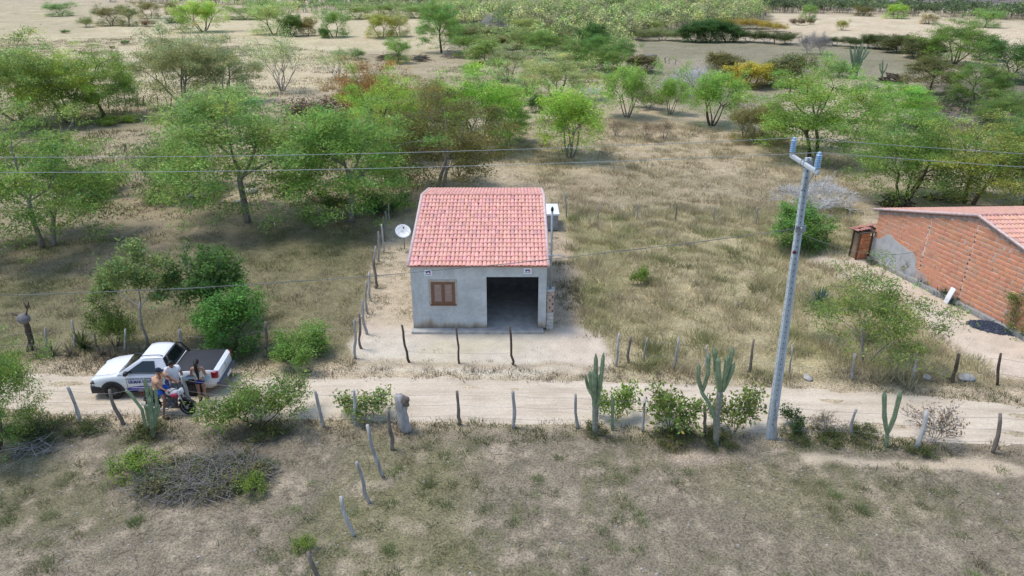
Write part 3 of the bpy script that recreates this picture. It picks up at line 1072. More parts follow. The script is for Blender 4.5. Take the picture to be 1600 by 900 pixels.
# ------------------------------------------------------------------ power pole and lines
def power_pole():
    p = G(1203, 684)
    top = V(1264, 243, p.y)
    hz = top.z - .06
    t = thing('power_pole', 'tall grey concrete power pole with short crossarm and two ribbed insulators', 'utility pole', (p.x, p.y, 0))
    lean = Vector((top.x - p.x, 0, 0))

    def sect(f):
        w, d = .128 - .055 * f, .105 - .035 * f
        g = .035
        c = lean * f + Vector((0, 0, hz * f - (.3 if f == 0 else 0)))
        pts = [(-w, -d), (w, -d), (w, d), (-w, d)]
        prof = [(-w, -d), (-w * .45, -d), (-w * .38, -d + g), (w * .38, -d + g), (w * .45, -d), (w, -d), (w, d), (w * .45, d), (w * .38, d - g), (-w * .38, d - g), (-w * .45, d), (-w, d)]
        return [c + Vector((x, y, 0)) for x, y in prof]
    rings = [sect(i / 8) for i in range(9)]
    b = MB()
    n = 12
    b.add([v for r in rings for v in r], [(i * n + k, i * n + (k + 1) % n, (i + 1) * n + (k + 1) % n, (i + 1) * n + k) for i in range(8) for k in range(n)] + [tuple(8 * n + k for k in range(n))])
    b.build('shaft', M['concrete'], t)
    h = MB()
    for i in range(46):
        f = .06 + .92 * i / 46
        c = lean * f + Vector((0, -(.105 - .035 * f) + .034, hz * f))
        h.box(c + Vector((-.012, -.003, -.02)), c + Vector((.012, .003, .02)))
        c = lean * f + Vector((-(.128 - .055 * f), 0, hz * f))
        h.box(c + Vector((-.0035, -.012, -.02)), c + Vector((.002, .012, .02)))
    tag(h.build('bolt_hole_shade', M['dark'], t), kind='stuff')  # raised dark blocks painted as the shade inside bolt holes
    arm = MB()
    az = hz - .16
    arm.bbox((lean.x - .15, -1.02, az - .06), (lean.x - .074, .98, az + .06), .012)
    arm.build('crossarm', M['concrete'], t)
    MB().tube([(lean.x - .08, -.72, az - .09), (lean.x - .06, -.08, az - .75)], .018, 5).build('brace', M['steel'], t)
    for y0 in (-.10, .086):
        MB().box((lean.x - .16, y0, az - .1), (lean.x + .10, y0 + .014, az + .09)).build('clamp', M['steel'], t)
    glaze = mat('insulator_glaze', (.30, .44, .60), .3, 0, .12, 6, .5)
    tops = []
    for y in (-.92, .88):
        Mx = Matrix.Translation((lean.x - .12, y, az + .075))
        prof = [(.03, -.02), (.04, .02)]
        for i in range(7):
            z = .04 + .052 * i
            prof += [(.045, z), (.088, z + .012), (.078, z + .024), (.045, z + .038)]
        prof += [(.05, .41), (.045, .45), (.02, .46)]
        ins = MB().lathe(prof, 14, 0, Mx).build('insulator', glaze, t)
        MB().tube([(lean.x - .12, y, az - .14), (lean.x - .12, y, az + .06)], .014, 6).build('pin', M['steel'], ins)
        tops.append(Vector((p.x + lean.x - .12, p.y + y, az + .075 + .44)))
    # bracket of the low cable
    lo = p + lean * .77 + Vector((0, 0, 7.2))
    MB().box(Vector((lean.x * .77 - .14, -.15, 7.1)), Vector((lean.x * .77 + .14, -.10, 7.3))).lathe([(.03, 0), (.045, .03), (.03, .06), (.045, .09), (.02, .12)], 8, 0, Matrix.Translation((lean.x * .77, -.18, 7.15))).build('cable_bracket', M['steel'], t)
    MB().box(Vector((lean.x * .68 - .12, -.13, 6.44)), Vector((lean.x * .68 - .05, -.08, 6.53))).build('tag_plate', mat('rusty_plate', (.16, .05, .05), .8), t)

    def line(name, label, start, zc, xlow, zlow, x1, rad, m=M['cable']):
        # one span each way, sagging
        pts = []
        for i in range(41):
            x = start.x + (x1 - start.x) * i / 40
            pts.append((x, start.y - .06 * (x - start.x), zlow + zc * (x - xlow) ** 2))
        return pts
    names = ['overhead_wire', 'overhead_wire']
    labs = ['lower of the two thin bare wires strung across the scene to the crossarm', 'upper of the two thin bare wires strung across the scene to the crossarm']
    for k, tp in enumerate(tops):
        c = .00112
        z0 = tp.z - c * (tp.x + 20.7) ** 2
        left = line('', '', tp, c, -20.7, z0, -50, 0)
        right = line('', '', tp, c, 37, tp.z - c * (tp.x - 37) ** 2, 66, 0)
        o = MB().tube(left[::-1] + right[1:], .008, 5).build(names[k], M['cable'])
        tag(o, labs[k], 'wire', 'bare wires of the power line')
    c = .0026
    st = Vector((lo.x - .02, lo.y - .18, 7.24))
    pts = line('', '', st, c, -25.6, 7.24 - c * (st.x + 25.6) ** 2, -58, 0)
    cb = MB().tube(pts, .008, 5).tube([(x + .0, y + .02 * math.sin(i * 2.1), z + .025 * math.cos(i * 2.1)) for i, (x, y, z) in enumerate(pts)], .005, 4)
    tag(cb.build('service_cable', M['cable_dull']), 'thicker twisted cable running from the pole past the plastered house', 'cable')
    e = BRICK_MW @ Vector((3.1, -.05, 1.62))
    s2 = Vector((lo.x + .05, lo.y + .12, 7.0))
    pts = [s2.lerp(e, i / 20) - Vector((0, 0, 1.6 * (i / 20) * (1 - i / 20))) for i in range(21)]
    tag(MB().tube(pts, .009, 4).build('service_drop', M['wire']), 'thin dark cable from the pole to the render patch of the brick house', 'cable')


power_pole()


# ------------------------------------------------------------------ fences of crooked posts and wire
def crooked(p0, p1, r, rng, n=6):
    pts, rad = [], []
    L = (p1 - p0).length
    off = Vector((0, 0, 0))
    for i in range(n + 1):
        f = i / n
        off = off + Vector((rng.normal(0, .033 * L), rng.normal(0, .033 * L), 0))
        q = p0.lerp(p1, f) + (off - off * f if 0 < i < n else Vector())
        pts.append(q)
        rad.append(r * (1.12 - .25 * f) * (1 + rng.normal(0, .07)))
    return pts, rad


def fence(name, label, posts, wires=(.32, .62, .9), seed=1, r=.052, dark=(), group=None):
    """posts = (base x, base y, top x, top y) in photo points, or with a fifth value: the radius."""
    rng = np.random.default_rng(seed)
    base = G(posts[0][0], posts[0][1])
    t = thing(name, label, 'fence', (base.x, base.y, 0), 0, group)
    nodes = []
    for i, q in enumerate(posts):
        p0 = G(q[0], q[1])
        p0.z = gz(p0) - .12
        p1 = V(q[2], q[3], p0.y + rng.normal(0, .05))
        pts, rad = crooked(p0, p1, q[4] if len(q) > 4 else r * (.85 + .35 * rng.random()), rng)
        pts = [v - Vector((base.x, base.y, 0)) for v in pts]
        MB().tube(pts, rad, 7).build('post', M['post_dark'] if i in dark else M[('post', 'post_brown', 'post_pale', 'post')[(i * 7 + seed) % 4]], t)
        nodes.append((p0, p1))
    for w in wires:
        b = MB()
        for (a0, a1), (b0, b1) in zip(nodes[:-1], nodes[1:]):
            s, e = a0.lerp(a1, w), b0.lerp(b1, w)
            s, e = s - Vector((base.x, base.y, 0)), e - Vector((base.x, base.y, 0))
            b.tube([s, s.lerp(e, .5) - Vector((0, 0, .04)), e], .0045, 4, 0, False)
        b.build('wire', M['wire'], t)
    return t


fence('wire_fence', 'wire fence of crooked grey posts along the near edge of the dirt road', [
    (-60, 662, -62, 600), (122, 662, 106, 605), (193, 664, 171, 609), (302, 643, 284, 588, .06), (505, 666, 492, 611), (562, 664, 553, 610), (716, 662, 714, 611),
    (802, 670, 801, 612, .06), (902, 670, 899, 616), (1003, 673, 1008, 622), (1102, 682, 1101, 634), (1211, 686, 1214, 628), (1331, 684, 1338, 640), (1437, 700, 1449, 641, .07), (1551, 705, 1563, 646), (1690, 720, 1700, 655)], seed=3)
fence('wire_fence', 'leaning wire fence of pale split posts running from the road across the near pasture', [
    (614, 702, 606, 642), (600, 742, 574, 664), (580, 784, 557, 722), (552, 834, 533, 776), (505, 905, 481, 862)], (.5, .85), seed=5, r=.055)
fence('wire_fence', 'short fence of dark crooked posts in front of the plastered house yard', [
    (641, 566, 628, 508), (718, 568, 713, 512), (801, 569, 796, 510)], (.35, .85), seed=6, r=.045, dark=(0, 1, 2))
fence('wire_fence', 'wire fence of weathered posts between road and pasture behind the pickup', [
    (-70, 560, -74, 510), (78, 552, 71, 512), (118, 545, 112, 500, .035), (150, 556, 146, 520, .04), (200, 556, 196, 514, .04), (282, 560, 280, 515), (345, 560, 343, 516), (412, 560, 415, 504, .06), (556, 560, 553, 500, .05)], (.4, .8), seed=8)
fence('wire_fence', 'dense fence of thin posts running back beside the yard of the plastered house', [
    (566, 545, 561, 490), (573, 522, 566, 470), (575, 490, 572, 440), (580, 470, 577, 425), (585, 450, 582, 405), (589, 430, 587, 385), (593, 410, 591, 362), (597, 395, 596, 350), (600, 378, 599, 338), (603, 362, 602, 330), (608, 345, 607, 318), (612, 330, 611, 305)], (.3, .6, .9), seed=9, r=.05)
fence('wire_fence', 'wire fence of pale posts between the tall dry grass and the road', [
    (964, 572, 968, 521), (983, 566, 986, 526), (1010, 566, 1012, 527, .035), (1050, 574, 1061, 528), (1100, 574, 1104, 540, .03), (1172, 582, 1178, 530), (1234, 586, 1238, 540, .035), (1330, 590, 1336, 552), (1428, 590, 1433, 552, .04)], (.4, .85), seed=10)
fence('wire_fence', 'two dark posts and wire at the entrance to the brick house yard', [
    (1487, 597, 1498, 553, .065), (1558, 599, 1564, 552, .05), (1660, 615, 1668, 566)], (.4, .85), seed=11, dark=(0, 1, 2))
fence('wire_fence', 'low fence of thin posts crossing the dry field behind the plastered house', [
    (886, 340, 884, 300), (934, 346, 936, 320), (994, 342, 997, 318), (1055, 345, 1058, 318), (1116, 347, 1118, 322), (1180, 350, 1183, 324), (1326, 345, 1330, 316)], (.4, .85), seed=12, r=.036)
fence('wire_fence', 'fence of thin dark sticks crossing the pale field beyond the trees', [
    (-30, 176, -30, 160), (60, 172, 60, 156), (168, 170, 168, 152), (215, 168, 214, 150), (222, 166, 224, 150), (248, 166, 246, 150), (262, 166, 258, 152), (268, 166, 268, 150), (330, 168, 331, 154), (395, 170, 396, 156)], (.45, .9), seed=13, r=.055, dark=range(10))
fence('wire_fence', 'distant cattle fence of grey posts at the edge of the wide bare pasture', [
    (990, 64, 990, 56), (1030, 65, 1030, 57), (1075, 66, 1075, 58), (1120, 67, 1120, 58), (1165, 67, 1165, 59), (1210, 69, 1210, 60), (1255, 71, 1255, 62), (1300, 73, 1300, 64), (1345, 76, 1345, 67)], (.5, .9), seed=14, r=.09)
fence('corral', 'small corral fence of grey posts around a white trough in the bare pasture', [
    (1010, 96, 1010, 85), (1029, 98, 1029, 87), (1039, 99, 1039, 89), (1046, 100, 1046, 90), (1056, 101, 1056, 92)], (.5, .9), seed=15, r=.07)

# ------------------------------------------------------------------ the white pickup
M['car_white'] = mat('car_white', (.74, .75, .77), .28, 0, .03, 3, .5)
M['car_grey'] = mat('car_side_film', (.48, .66, .78), .3, 0, .08, 3, .5)
def dusty_paint(name, base, dust):
    m, nt, b = new_mat(name)
    tc = nt.nodes.new('ShaderNodeTexCoord')
    sp = nt.nodes.new('ShaderNodeSeparateXYZ')
    nt.links.new(tc.outputs['Object'], sp.inputs[0])
    nz = noise_node(nt, 5, 5, .7)
    ad = nt.nodes.new('ShaderNodeMath')
    ad.operation = 'MULTIPLY_ADD'
    ad.inputs[1].default_value = -.35
    nt.links.new(nz.outputs['Fac'], ad.inputs[0])
    nt.links.new(sp.outputs['Z'], ad.inputs[2])
    f = ramp(nt, ad.outputs[0], [(.05, (.75, .75, .75)), (.42, (.06, .06, .06))])
    nt.links.new(mixc(nt, base, dust, f.outputs['Color']), b.inputs['Base Color'])
    rr_ = ramp(nt, f.outputs['Color'], [(0, (.25,) * 3), (.7, (.8,) * 3)])
    nt.links.new(rr_.outputs['Color'], b.inputs['Roughness'])
    return m


M['car_white'] = dusty_paint('dusty_white_paint', (.76, .77, .79), (.50, .41, .30))
M['glass'] = mat('dark_glass', (.012, .014, .016), .06, 0, .2, 2, .6)
M['plastic'] = mat('black_plastic', (.028, .028, .03), .55, 0, .25, 6, .4)
M['tonneau'] = mat('tonneau_vinyl', (.034, .036, .042), .7, 0, .12, 3, .3)
M['tyre'] = mat('tyre', (.025, .024, .024), .85, 0, .3, 9, .2)
M['dust'] = mat('dusty_rim', (.10, .098, .095), .5, .3, .25, 7, .4)
M['lamp_red'] = mat('red_lens', (.28, .015, .02), .2, 0, .15, 6, .5)
M['lamp_clear'] = mat('clear_lens', (.55, .58, .60), .12, 0, .1, 6, .6)
M['navy'] = mat('navy_print', (.035, .045, .20), .5, 0, .1, 4)
M['purple'] = mat('purple_print', (.085, .06, .33), .5, 0, .25, 2.5)
M['silver'] = mat('silver_trim', (.45, .46, .47), .3, .7, .1)


def text(body, size, mx, parent, m, name='lettering', bold=.0, sx=1.0):
    cu = bpy.data.curves.new(name, 'FONT')
    cu.body = body
    cu.size = size
    cu.align_x = 'CENTER'
    cu.align_y = 'CENTER'
    cu.extrude = .0015
    cu.offset = bold
    cu.materials.append(m)
    tmp = link(bpy.data.objects.new(name, cu))
    me = bpy.data.meshes.new_from_object(tmp.evaluated_get(bpy.context.evaluated_depsgraph_get()))
    bpy.data.objects.remove(tmp)
    o = link(bpy.data.objects.new(name, me), parent)
    o.matrix_local = mx @ Matrix.Diagonal((sx, 1, 1, 1))
    return o


def wheel(parent, x, y, r, w, side):
    Mx = Matrix.Translation((x, y, r)) @ Matrix.Rotation(R(90) * (1 if side < 0 else -1), 4, 'X')
    t = MB()
    t.lathe([(r * .62, -w / 2), (r * .93, -w / 2), (r, -w * .32), (r, w * .32), (r * .93, w / 2), (r * .62, w / 2), (r * .60, w * .3)], 24, 0, Mx)
    wh = t.build('wheel', M['tyre'], parent)
    rim = MB().lathe([(r * .62, w * .42), (r * .55, w * .36), (r * .16, w * .30), (r * .12, w * .40), (.0, w * .40)], 20, 0, Mx)
    for k in range(10):
        a = 2 * math.pi * k / 10
        rim.tube([Mx @ Vector((r * .12 * math.cos(a), r * .12 * math.sin(a), w * .38)), Mx @ Vector((r * .58 * math.cos(a), r * .58 * math.sin(a), w * .42))], .022, 4)
    rim.build('rim', M['dust'], wh)
    return wh


def pickup():
    ctr = G(178, 624)
    t = thing('pickup_truck', 'white single cab pickup with dark tonneau cover and lettered door on the dirt road', 'pickup', (ctr.x - .80, ctr.y + .80, .012), R(3.5))
    st = [  # x, half width, sill z, shoulder z, centre top z
        (0.00, .56, .34, .56, .62), (.05, .70, .27, .67, .74), (.20, .79, .24, .78, .85), (.45, .825, .23, .84, .92), (.80, .835, .22, .885, .975), (1.12, .84, .22, .92, 1.015),
        (1.5, .845, .22, .94, .99), (2.0, .85, .22, .95, .97), (2.76, .855, .22, .965, .97), (2.80, .855, .22, .985, .985), (3.5, .85, .23, 1.0, 1.0), (4.15, .84, .26, 1.01, 1.01), (4.38, .80, .36, 1.0, 1.0), (4.46, .76, .44, .93, .93)]
    n = 0
    vs, fs = [], []
    for x, hw, zb, zs, zt in st:
        half = [(0, zb), (hw * .86, zb), (hw * .985, zb + .10), (hw, .50), (hw * .995, zs - .16), (hw * .975, zs - .05), (hw * .93, zs), (hw * .62, zs + (zt - zs) * .72), (hw * .3, zs + (zt - zs) * .95), (0, zt)]
        ring = [(x, y, z) for y, z in half] + [(x, -y, z) for y, z in half[-2:0:-1]]
        n = len(ring)
        vs += ring
    for i in range(len(st) - 1):
        for k in range(n):
            fs.append((i * n + k, (i + 1) * n + k, (i + 1) * n + (k + 1) % n, i * n + (k + 1) % n))
    fs.append(tuple(range(n)))
    fs.append(tuple((len(st) - 1) * n + k for k in range(n - 1, -1, -1)))
    body = MB().add(vs, fs, 0, True).build('body', M['car_white'], t)
    md = body.modifiers.new('edges', 'EDGE_SPLIT')
    md.split_angle = R(40)
    sm = MB()
    sm.tube([(.16, -.62, .835), (.5, -.70, .895), (1.0, -.72, .965)], .006, 4).tube([(.16, .62, .835), (.5, .70, .895), (1.0, .72, .965)], .006, 4)
    tag(sm.build('bonnet_seam', M['plastic'], t), kind='stuff')
    zb = .955
    base = [(1.02, .80), (1.6, .815), (2.2, .82), (2.84, .80)]
    roofp = [(1.84, .575), (1.95, .60), (2.3, .605), (2.60, .585)]
    cab = MB()
    v = []
    for (bx, bw), (rx, rw) in zip(base, roofp):
        for s in (-1, 1):
            v += [(bx, s * bw, zb - .02), (rx, s * rw, 1.44)]
    f = []
    for i in range(3):
        a = i * 4
        f += [(a, a + 4, a + 5, a + 1), (a + 2, a + 3, a + 7, a + 6)]
    f += [(0, 1, 3, 2), (12, 14, 15, 13)]
    cab.add(v, f)
    cab.build('cab', M['car_white'], t)
    rf = MB()
    rings = []
    for x, w, z in ((1.82, .56, 1.435), (1.90, .585, 1.465), (2.05, .60, 1.488), (2.35, .60, 1.492), (2.55, .585, 1.48), (2.625, .57, 1.445)):
        rings.append([(x, -w, z - .03), (x, -w * .93, z - .004), (x, -w * .5, z + .012), (x, 0, z + .016), (x, w * .5, z + .012), (x, w * .93, z - .004), (x, w, z - .03)])
    rf.add([p for r_ in rings for p in r_], [(i * 7 + k, (i + 1) * 7 + k, (i + 1) * 7 + k + 1, i * 7 + k + 1) for i in range(5) for k in range(6)], 0, True)
    rf.build('roof', M['car_white'], t)

    def lerp3(a, b, k):
        return Vector(a).lerp(Vector(b), k)

    def pane(name, c, m, off, parent=t, thick=.006):
        c = [Vector(p) for p in c]
        nrm = (c[1] - c[0]).cross(c[-1] - c[0]).normalized() * off
        return MB().prism([p + nrm for p in c], -nrm.normalized() * thick).build(name, m, parent)
    A, B, C_, D = Vector((1.02, -.80, zb)), Vector((1.02, .80, zb)), Vector((1.84, .575, 1.44)), Vector((1.84, -.575, 1.44))
    pane('windscreen', [A.lerp(D, .06) + Vector((0, .05, 0)), A.lerp(D, .93) + Vector((0, .05, 0)), B.lerp(C_, .93) - Vector((0, .05, 0)), B.lerp(C_, .06) - Vector((0, .05, 0))], M['glass'], .012)

    def side_pt(x, fz, s):
        # a point on the cab's side face
        xs, xe = 1.02 + (1.84 - 1.02) * fz, 2.84 + (2.60 - 2.84) * fz
        wb = np.interp(x, [b[0] for b in base], [b[1] for b in base])
        wr = np.interp(x, [b[0] for b in roofp], [b[1] for b in roofp])
        return Vector((x, s * (wb + (wr - wb) * fz), zb + (1.44 - zb) * fz))
    for s in (-1, 1):
        c = [side_pt(1.36, .10, s), side_pt(2.36, .08, s), side_pt(2.33, .86, s), side_pt(1.93, .86, s), side_pt(1.66, .52, s)]
        if s > 0:
            c = c[::-1]
        w = pane('side_window', c, M['glass'], .014)
        MB().tube([side_pt(1.36, .06, s) + Vector((0, s * .012, 0)), side_pt(2.38, .04, s) + Vector((0, s * .012, 0))], .013, 5).build('seal', M['plastic'], w)
        # mirror
        MB().bbox((1.34, s * .84 - .0 if s > 0 else -1.02, .98), (1.46, 1.02 if s > 0 else -.84, 1.12), .03).build('mirror', M['plastic'], t)
        # door outline and handle
        d = MB()
        y = s * .852
        for a, b_ in (((1.33, .34), (1.33, .90)), ((2.42, .30), (2.42, .93)), ((1.33, .32), (2.42, .30))):
            d.tube([(a[0], y, a[1]), (b_[0], y + s * .0, b_[1])], .005, 4)
        door = d.build('door_seam', M['plastic'], t)
        MB().bbox((2.20, y - .012 if s > 0 else y - .02, .80), (2.38, y + .02 if s > 0 else y + .012, .835), .008).build('door_handle', M['plastic'], door)
        MB().box((1.2, s * .80 if s > 0 else -.865, .20), (3.05, .865 if s > 0 else -.80, .275)).build('sill', M['plastic'], t)
        # arches and wheels
        for wx in (.80, 3.55):
            a = MB()
            poly = []
            for k in range(15):
                q = math.pi * k / 14
                poly.append((wx + .415 * math.cos(q), s * .80, .30 + .415 * math.sin(q)))
            a.prism(poly, (0, s * .066, 0))
            a.build('wheel_arch', M['plastic'], t)
            wheel(t, wx, s * .78, .315, .20, s)
        # lamps
        MB().ball((.14, s * .60, .70), (.13, .17, .075), 0, 10, 6).build('headlight', M['lamp_clear'], t)
        MB().bbox((.05, s * .69 - .12, .60), (.20, s * .69 + .12, .655), .02).build('lamp_shroud', M['plastic'], t)
        MB().bbox((4.24, .70 if s > 0 else -.835, .70), (4.475, .835 if s > 0 else -.70, .955), .03).build('tail_light', M['lamp_red'], t)
    # rear screen and the black hoop behind the cab
    E, F_ = Vector((2.84, -.80, zb)), Vector((2.84, .80, zb))
    e2, f2 = Vector((2.60, -.585, 1.44)), Vector((2.60, .585, 1.44))
    pane('rear_screen', [E.lerp(e2, .02), F_.lerp(f2, .02), F_.lerp(f2, .98), E.lerp(e2, .98)], M['plastic'], .02)
    pane('rear_glass', [E.lerp(e2, .25) + Vector((0, .12, 0)), F_.lerp(f2, .25) - Vector((0, .12, 0)), F_.lerp(f2, .85) - Vector((0, .08, 0)), E.lerp(e2, .85) + Vector((0, .08, 0))], M['glass'], .028)
    MB().tube([(3.02, -.74, .99), (2.80, -.62, 1.42), (2.72, -.5, 1.50), (2.72, .5, 1.50), (2.80, .62, 1.42), (3.02, .74, .99)], .032, 7).build('roll_hoop', M['plastic'], t)
    MB().tube([(1.86, -.52, 1.50), (2.0, -.50, 1.53), (2.5, -.50, 1.53), (2.6, -.51, 1.49)], .014, 5).tube([(1.86, .52, 1.50), (2.0, .50, 1.53), (2.5, .50, 1.53), (2.6, .51, 1.49)], .014, 5).build('roof_rails', M['plastic'], t)
    MB().tube([(1.80, 0, 1.47), (1.62, 0, 1.66)], .006, 4).build('aerial', M['plastic'], t)
    # tonneau cover, rails, tailgate
    MB().bbox((2.90, -.735, .985), (4.33, .735, 1.022), .012).build('tonneau_cover', M['tonneau'], t)
    rl = MB()
    for s in (-1, 1):
        rl.tube([(2.9, s * .755, 1.015), (3.6, s * .75, 1.02), (4.33, s * .74, 1.02)], .014, 5)
    rl.build('cover_rail', M['plastic'], t)
    tg = MB()
    tg.bbox((4.435, -.66, .56), (4.482, .66, .95), .02)
    gate = tg.build('tailgate', M['car_white'], t)
    MB().lathe([(.055, 0), (.055, .008), (.0, .012)], 14, 0, Matrix.Translation((4.482, 0, .83)) @ Matrix.Rotation(R(90), 4, 'Y')).build('badge', M['silver'], gate)
    Mt = Matrix.Translation((4.484, 0, .68)) @ Matrix.Rotation(R(90), 4, 'Z') @ Matrix.Rotation(R(90), 4, 'X')
    text('SAVEIRO', .12, Mt, gate, M['silver'], sx=1.5)
    bp = MB().bbox((4.36, -.80, .36), (4.58, .80, .54), .04)
    bp.build('rear_bumper', mat('bumper_grey', (.13, .13, .135), .6, 0, .2, 5, .3), t)
    MB().box((4.581, -.22, .40), (4.588, .22, .51)).build('number_plate', M['white'], t)
    MB().bbox((-.06, -.70, .20), (.22, .70, .50), .07).bbox((.02, -.825, .22), (.46, -.70, .50), .05).bbox((.02, .70, .22), (.46, .825, .50), .05).build('front_bumper', M['plastic'], t)
    MB().bbox((-.012, -.46, .52), (.05, .46, .66), .02).build('grille', M['plastic'], t)
    MB().tube([(1.10, -.3, 1.03), (1.32, -.62, 1.13)], .012, 4).tube([(1.10, .35, 1.03), (1.30, .0, 1.13)], .012, 4).build('wiper', M['plastic'], t)
    # printed film on the flank facing the fence
    y = -.8535
    Ms = Matrix.Translation((0, y - .003, 0)) @ Matrix.Rotation(R(90), 4, 'X')
    fl = MB()
    film = [(2.44, .34), (3.08, .34), (3.16, .60), (3.55, .74), (4.05, .62), (4.2, .72), (4.2, .83), (2.9, .83), (2.44, .80)]
    fl.prism([(a, y + .004, b_) for a, b_ in film], (0, -.005, 0))
    fl.build('side_film', M['car_grey'], t)

    def at(x, z):
        return Matrix.Translation((x, 0, z))
    Mq = lambda x, z: Matrix.Translation((x, y - .004, z)) @ Matrix.Rotation(R(90), 4, 'X')
    text('CORRETOR DE IM\u00d3VEIS', .075, Mq(1.80, .79), t, M['navy'], bold=.0015, sx=1.1)
    text('GILMAR SANTOS', .165, Mq(1.87, .665), t, M['navy'], bold=.005, sx=.78)
    text('CRECI', .06, Mq(1.98, .555), t, M['navy'], sx=1.1)
    sw = MB()
    up = [(1.27 + .0 * i, .30) for i in range(1)]
    pts = [(1.27, .33), (2.39, .31), (2.39, .46), (2.1, .50), (1.8, .51), (1.5, .48), (1.27, .41)]
    sw.prism([(a, y + .003, b_) for a, b_ in pts], (0, -.004, 0))
    swoosh = sw.build('swoosh', M['purple'], t)
    st_ = MB()
    for a, b_, c_ in ((1.42, 2.3, .435), (1.75, 2.3, .385)):
        st_.prism([(a, y - .002, c_), (b_, y - .002, c_ - .004), (b_, y - .002, c_ + .018), (a + .08, y - .002, c_ + .022)], (0, -.003, 0))
    st_.build('white_stripe', M['white'], swoosh)
    fg = MB()
    for x0, z0, w_, h_ in ((2.62, .45, .17, .36), (2.85, .48, .13, .30)):
        fg.prism([(x0, y - .002, z0), (x0 + w_, y - .002, z0), (x0 + w_ * .92, y - .002, z0 + h_ * .5), (x0 + w_ * .7, y - .002, z0 + h_ * .74), (x0 + w_ * .64, y - .002, z0 + h_), (x0 + w_ * .36, y - .002, z0 + h_), (x0 + w_ * .3, y - .002, z0 + h_ * .74), (x0 + .01, y - .002, z0 + h_ * .55)], (0, -.003, 0))
    fg.build('printed_figure', M['navy'], t)
    g2 = MB()
    for i in range(4):
        g2.box((3.35 + .04 * i, y + .004, .80 + .028 * i), (3.95 - .06 * i, y - .003, .812 + .028 * i))
    g2.build('printed_lines', M['navy'], t)
    return t


PICKUP = pickup()


# ------------------------------------------------------------------ motorcycle
def motorcycle(loc, rz):
    t = thing('motorcycle', 'dark motorcycle with white and red tank, ridden by the man in the orange shirt', 'motorcycle', loc, rz)
    W = 1.26
    for x, lab in ((0, 'rear'), (W, 'front')):
        Mx = Matrix.Translation((x, 0, .29)) @ Matrix.Rotation(R(90), 4, 'X')
        prof = []
        for k in range(9):
            a = 2 * math.pi * k / 8
            prof.append((.255 + .042 * math.cos(a), .045 * math.sin(a)))
        wh = MB().lathe(prof, 24, 0, Mx).build('wheel', M['tyre'], t)
        b = MB().lathe([(.05, -.06), (.05, .06)], 10, 0, Mx).lathe([(.215, -.018), (.225, 0), (.215, .018), (.205, 0), (.215, -.018)], 24, 0, Mx)
        for k in range(14):
            a = 2 * math.pi * k / 14
            b.tube([Mx @ Vector((.04 * math.cos(a), .04 * math.sin(a), .02 * (-1) ** k)), Mx @ Vector((.215 * math.cos(a), .215 * math.sin(a), 0))], .004, 3)
        b.build('rim', M['silver'], wh)
        MB().tube([(x + .34 * math.cos(R(q)), 0, .29 + .34 * math.sin(R(q))) for q in range(20 if x else 40, 161 if x == 0 else 150, 15)], .05, 8).build('mudguard', M['plastic'], t)
    s1 = MB()
    for s in (-1, 1):
        s1.tube([(W, s * .085, .29), (W - .10, s * .085, .62), (W - .21, s * .085, .93)], [.022, .026, .022], 7)
    s1.build('fork', M['silver'], t)
    MB().tube([(.0, .07, .29), (.45, .08, .34), (.5, 0, .62), (.95, 0, .80), (1.02, 0, .88)], .024, 6).tube([(0, -.07, .29), (.45, -.08, .34), (.9, -.02, .34), (.98, 0, .8)], .024, 6).tube([(.5, 0, .64), (.1, 0, .76), (-.22, 0, .80)], .024, 6).build('frame', M['plastic'], t)
    MB().bbox((.42, -.13, .24), (.86, .13, .50), .05).bbox((.62, -.09, .46), (.80, .09, .66), .03).build('engine', mat('engine_alloy', (.16, .16, .16), .5, .5, .3, 8), t)
    MB().tube([(.75, -.12, .36), (.6, -.16, .22), (.1, -.17, .26), (-.32, -.17, .36)], [.022, .024, .045, .04], 8).build('exhaust', M['silver'], t)
    MB().ball((.78, 0, .84), (.27, .15, .13), 0, 14, 8, lambda d: 1.0 - .12 * max(0, -d.x)).build('tank', mat('tank_white', (.70, .66, .68), .3, 0, .05), t)
    MB().ball((.90, -.075, .78), (.17, .10, .10), 0, 10, 6).ball((.90, .075, .78), (.17, .10, .10), 0, 10, 6).build('tank_panel', mat('tank_red', (.42, .05, .09), .35, 0, .1), t)
    MB().bbox((-.20, -.12, .80), (.56, .12, .88), .035).build('seat', M['dark'], t)
    MB().bbox((-.42, -.10, .78), (-.14, .10, .83), .02).build('rear_rack', M['plastic'], t)
    MB().bbox((-.36, -.06, .66), (-.30, .06, .75), .015).build('tail_light', M['lamp_red'], t)
    MB().tube([(.93, -.36, 1.02), (1.0, -.20, 1.06), (1.04, 0, 1.0), (1.0, .20, 1.06), (.93, .36, 1.02)], .014, 6).build('handlebar', M['plastic'], t)
    MB().ball((1.14, 0, .90), (.09, .10, .10), 0, 12, 8).bbox((1.08, -.11, .80), (1.19, .11, 1.02), .05, 0).build('headlight', M['lamp_clear'], t)
    for s in (-1, 1):
        MB().tube([(.97, s * .24, 1.04), (.98, s * .30, 1.20)], .007, 4).ball((.98, s * .31, 1.22), (.02, .06, .045), 0, 8, 6).build('mirror', M['plastic'], t)
    MB().tube([(.45, .14, .30), (.36, .26, .02)], .012, 5).build('side_stand', M['plastic'], t)
    return t


# ------------------------------------------------------------------ people
SKIN = {}


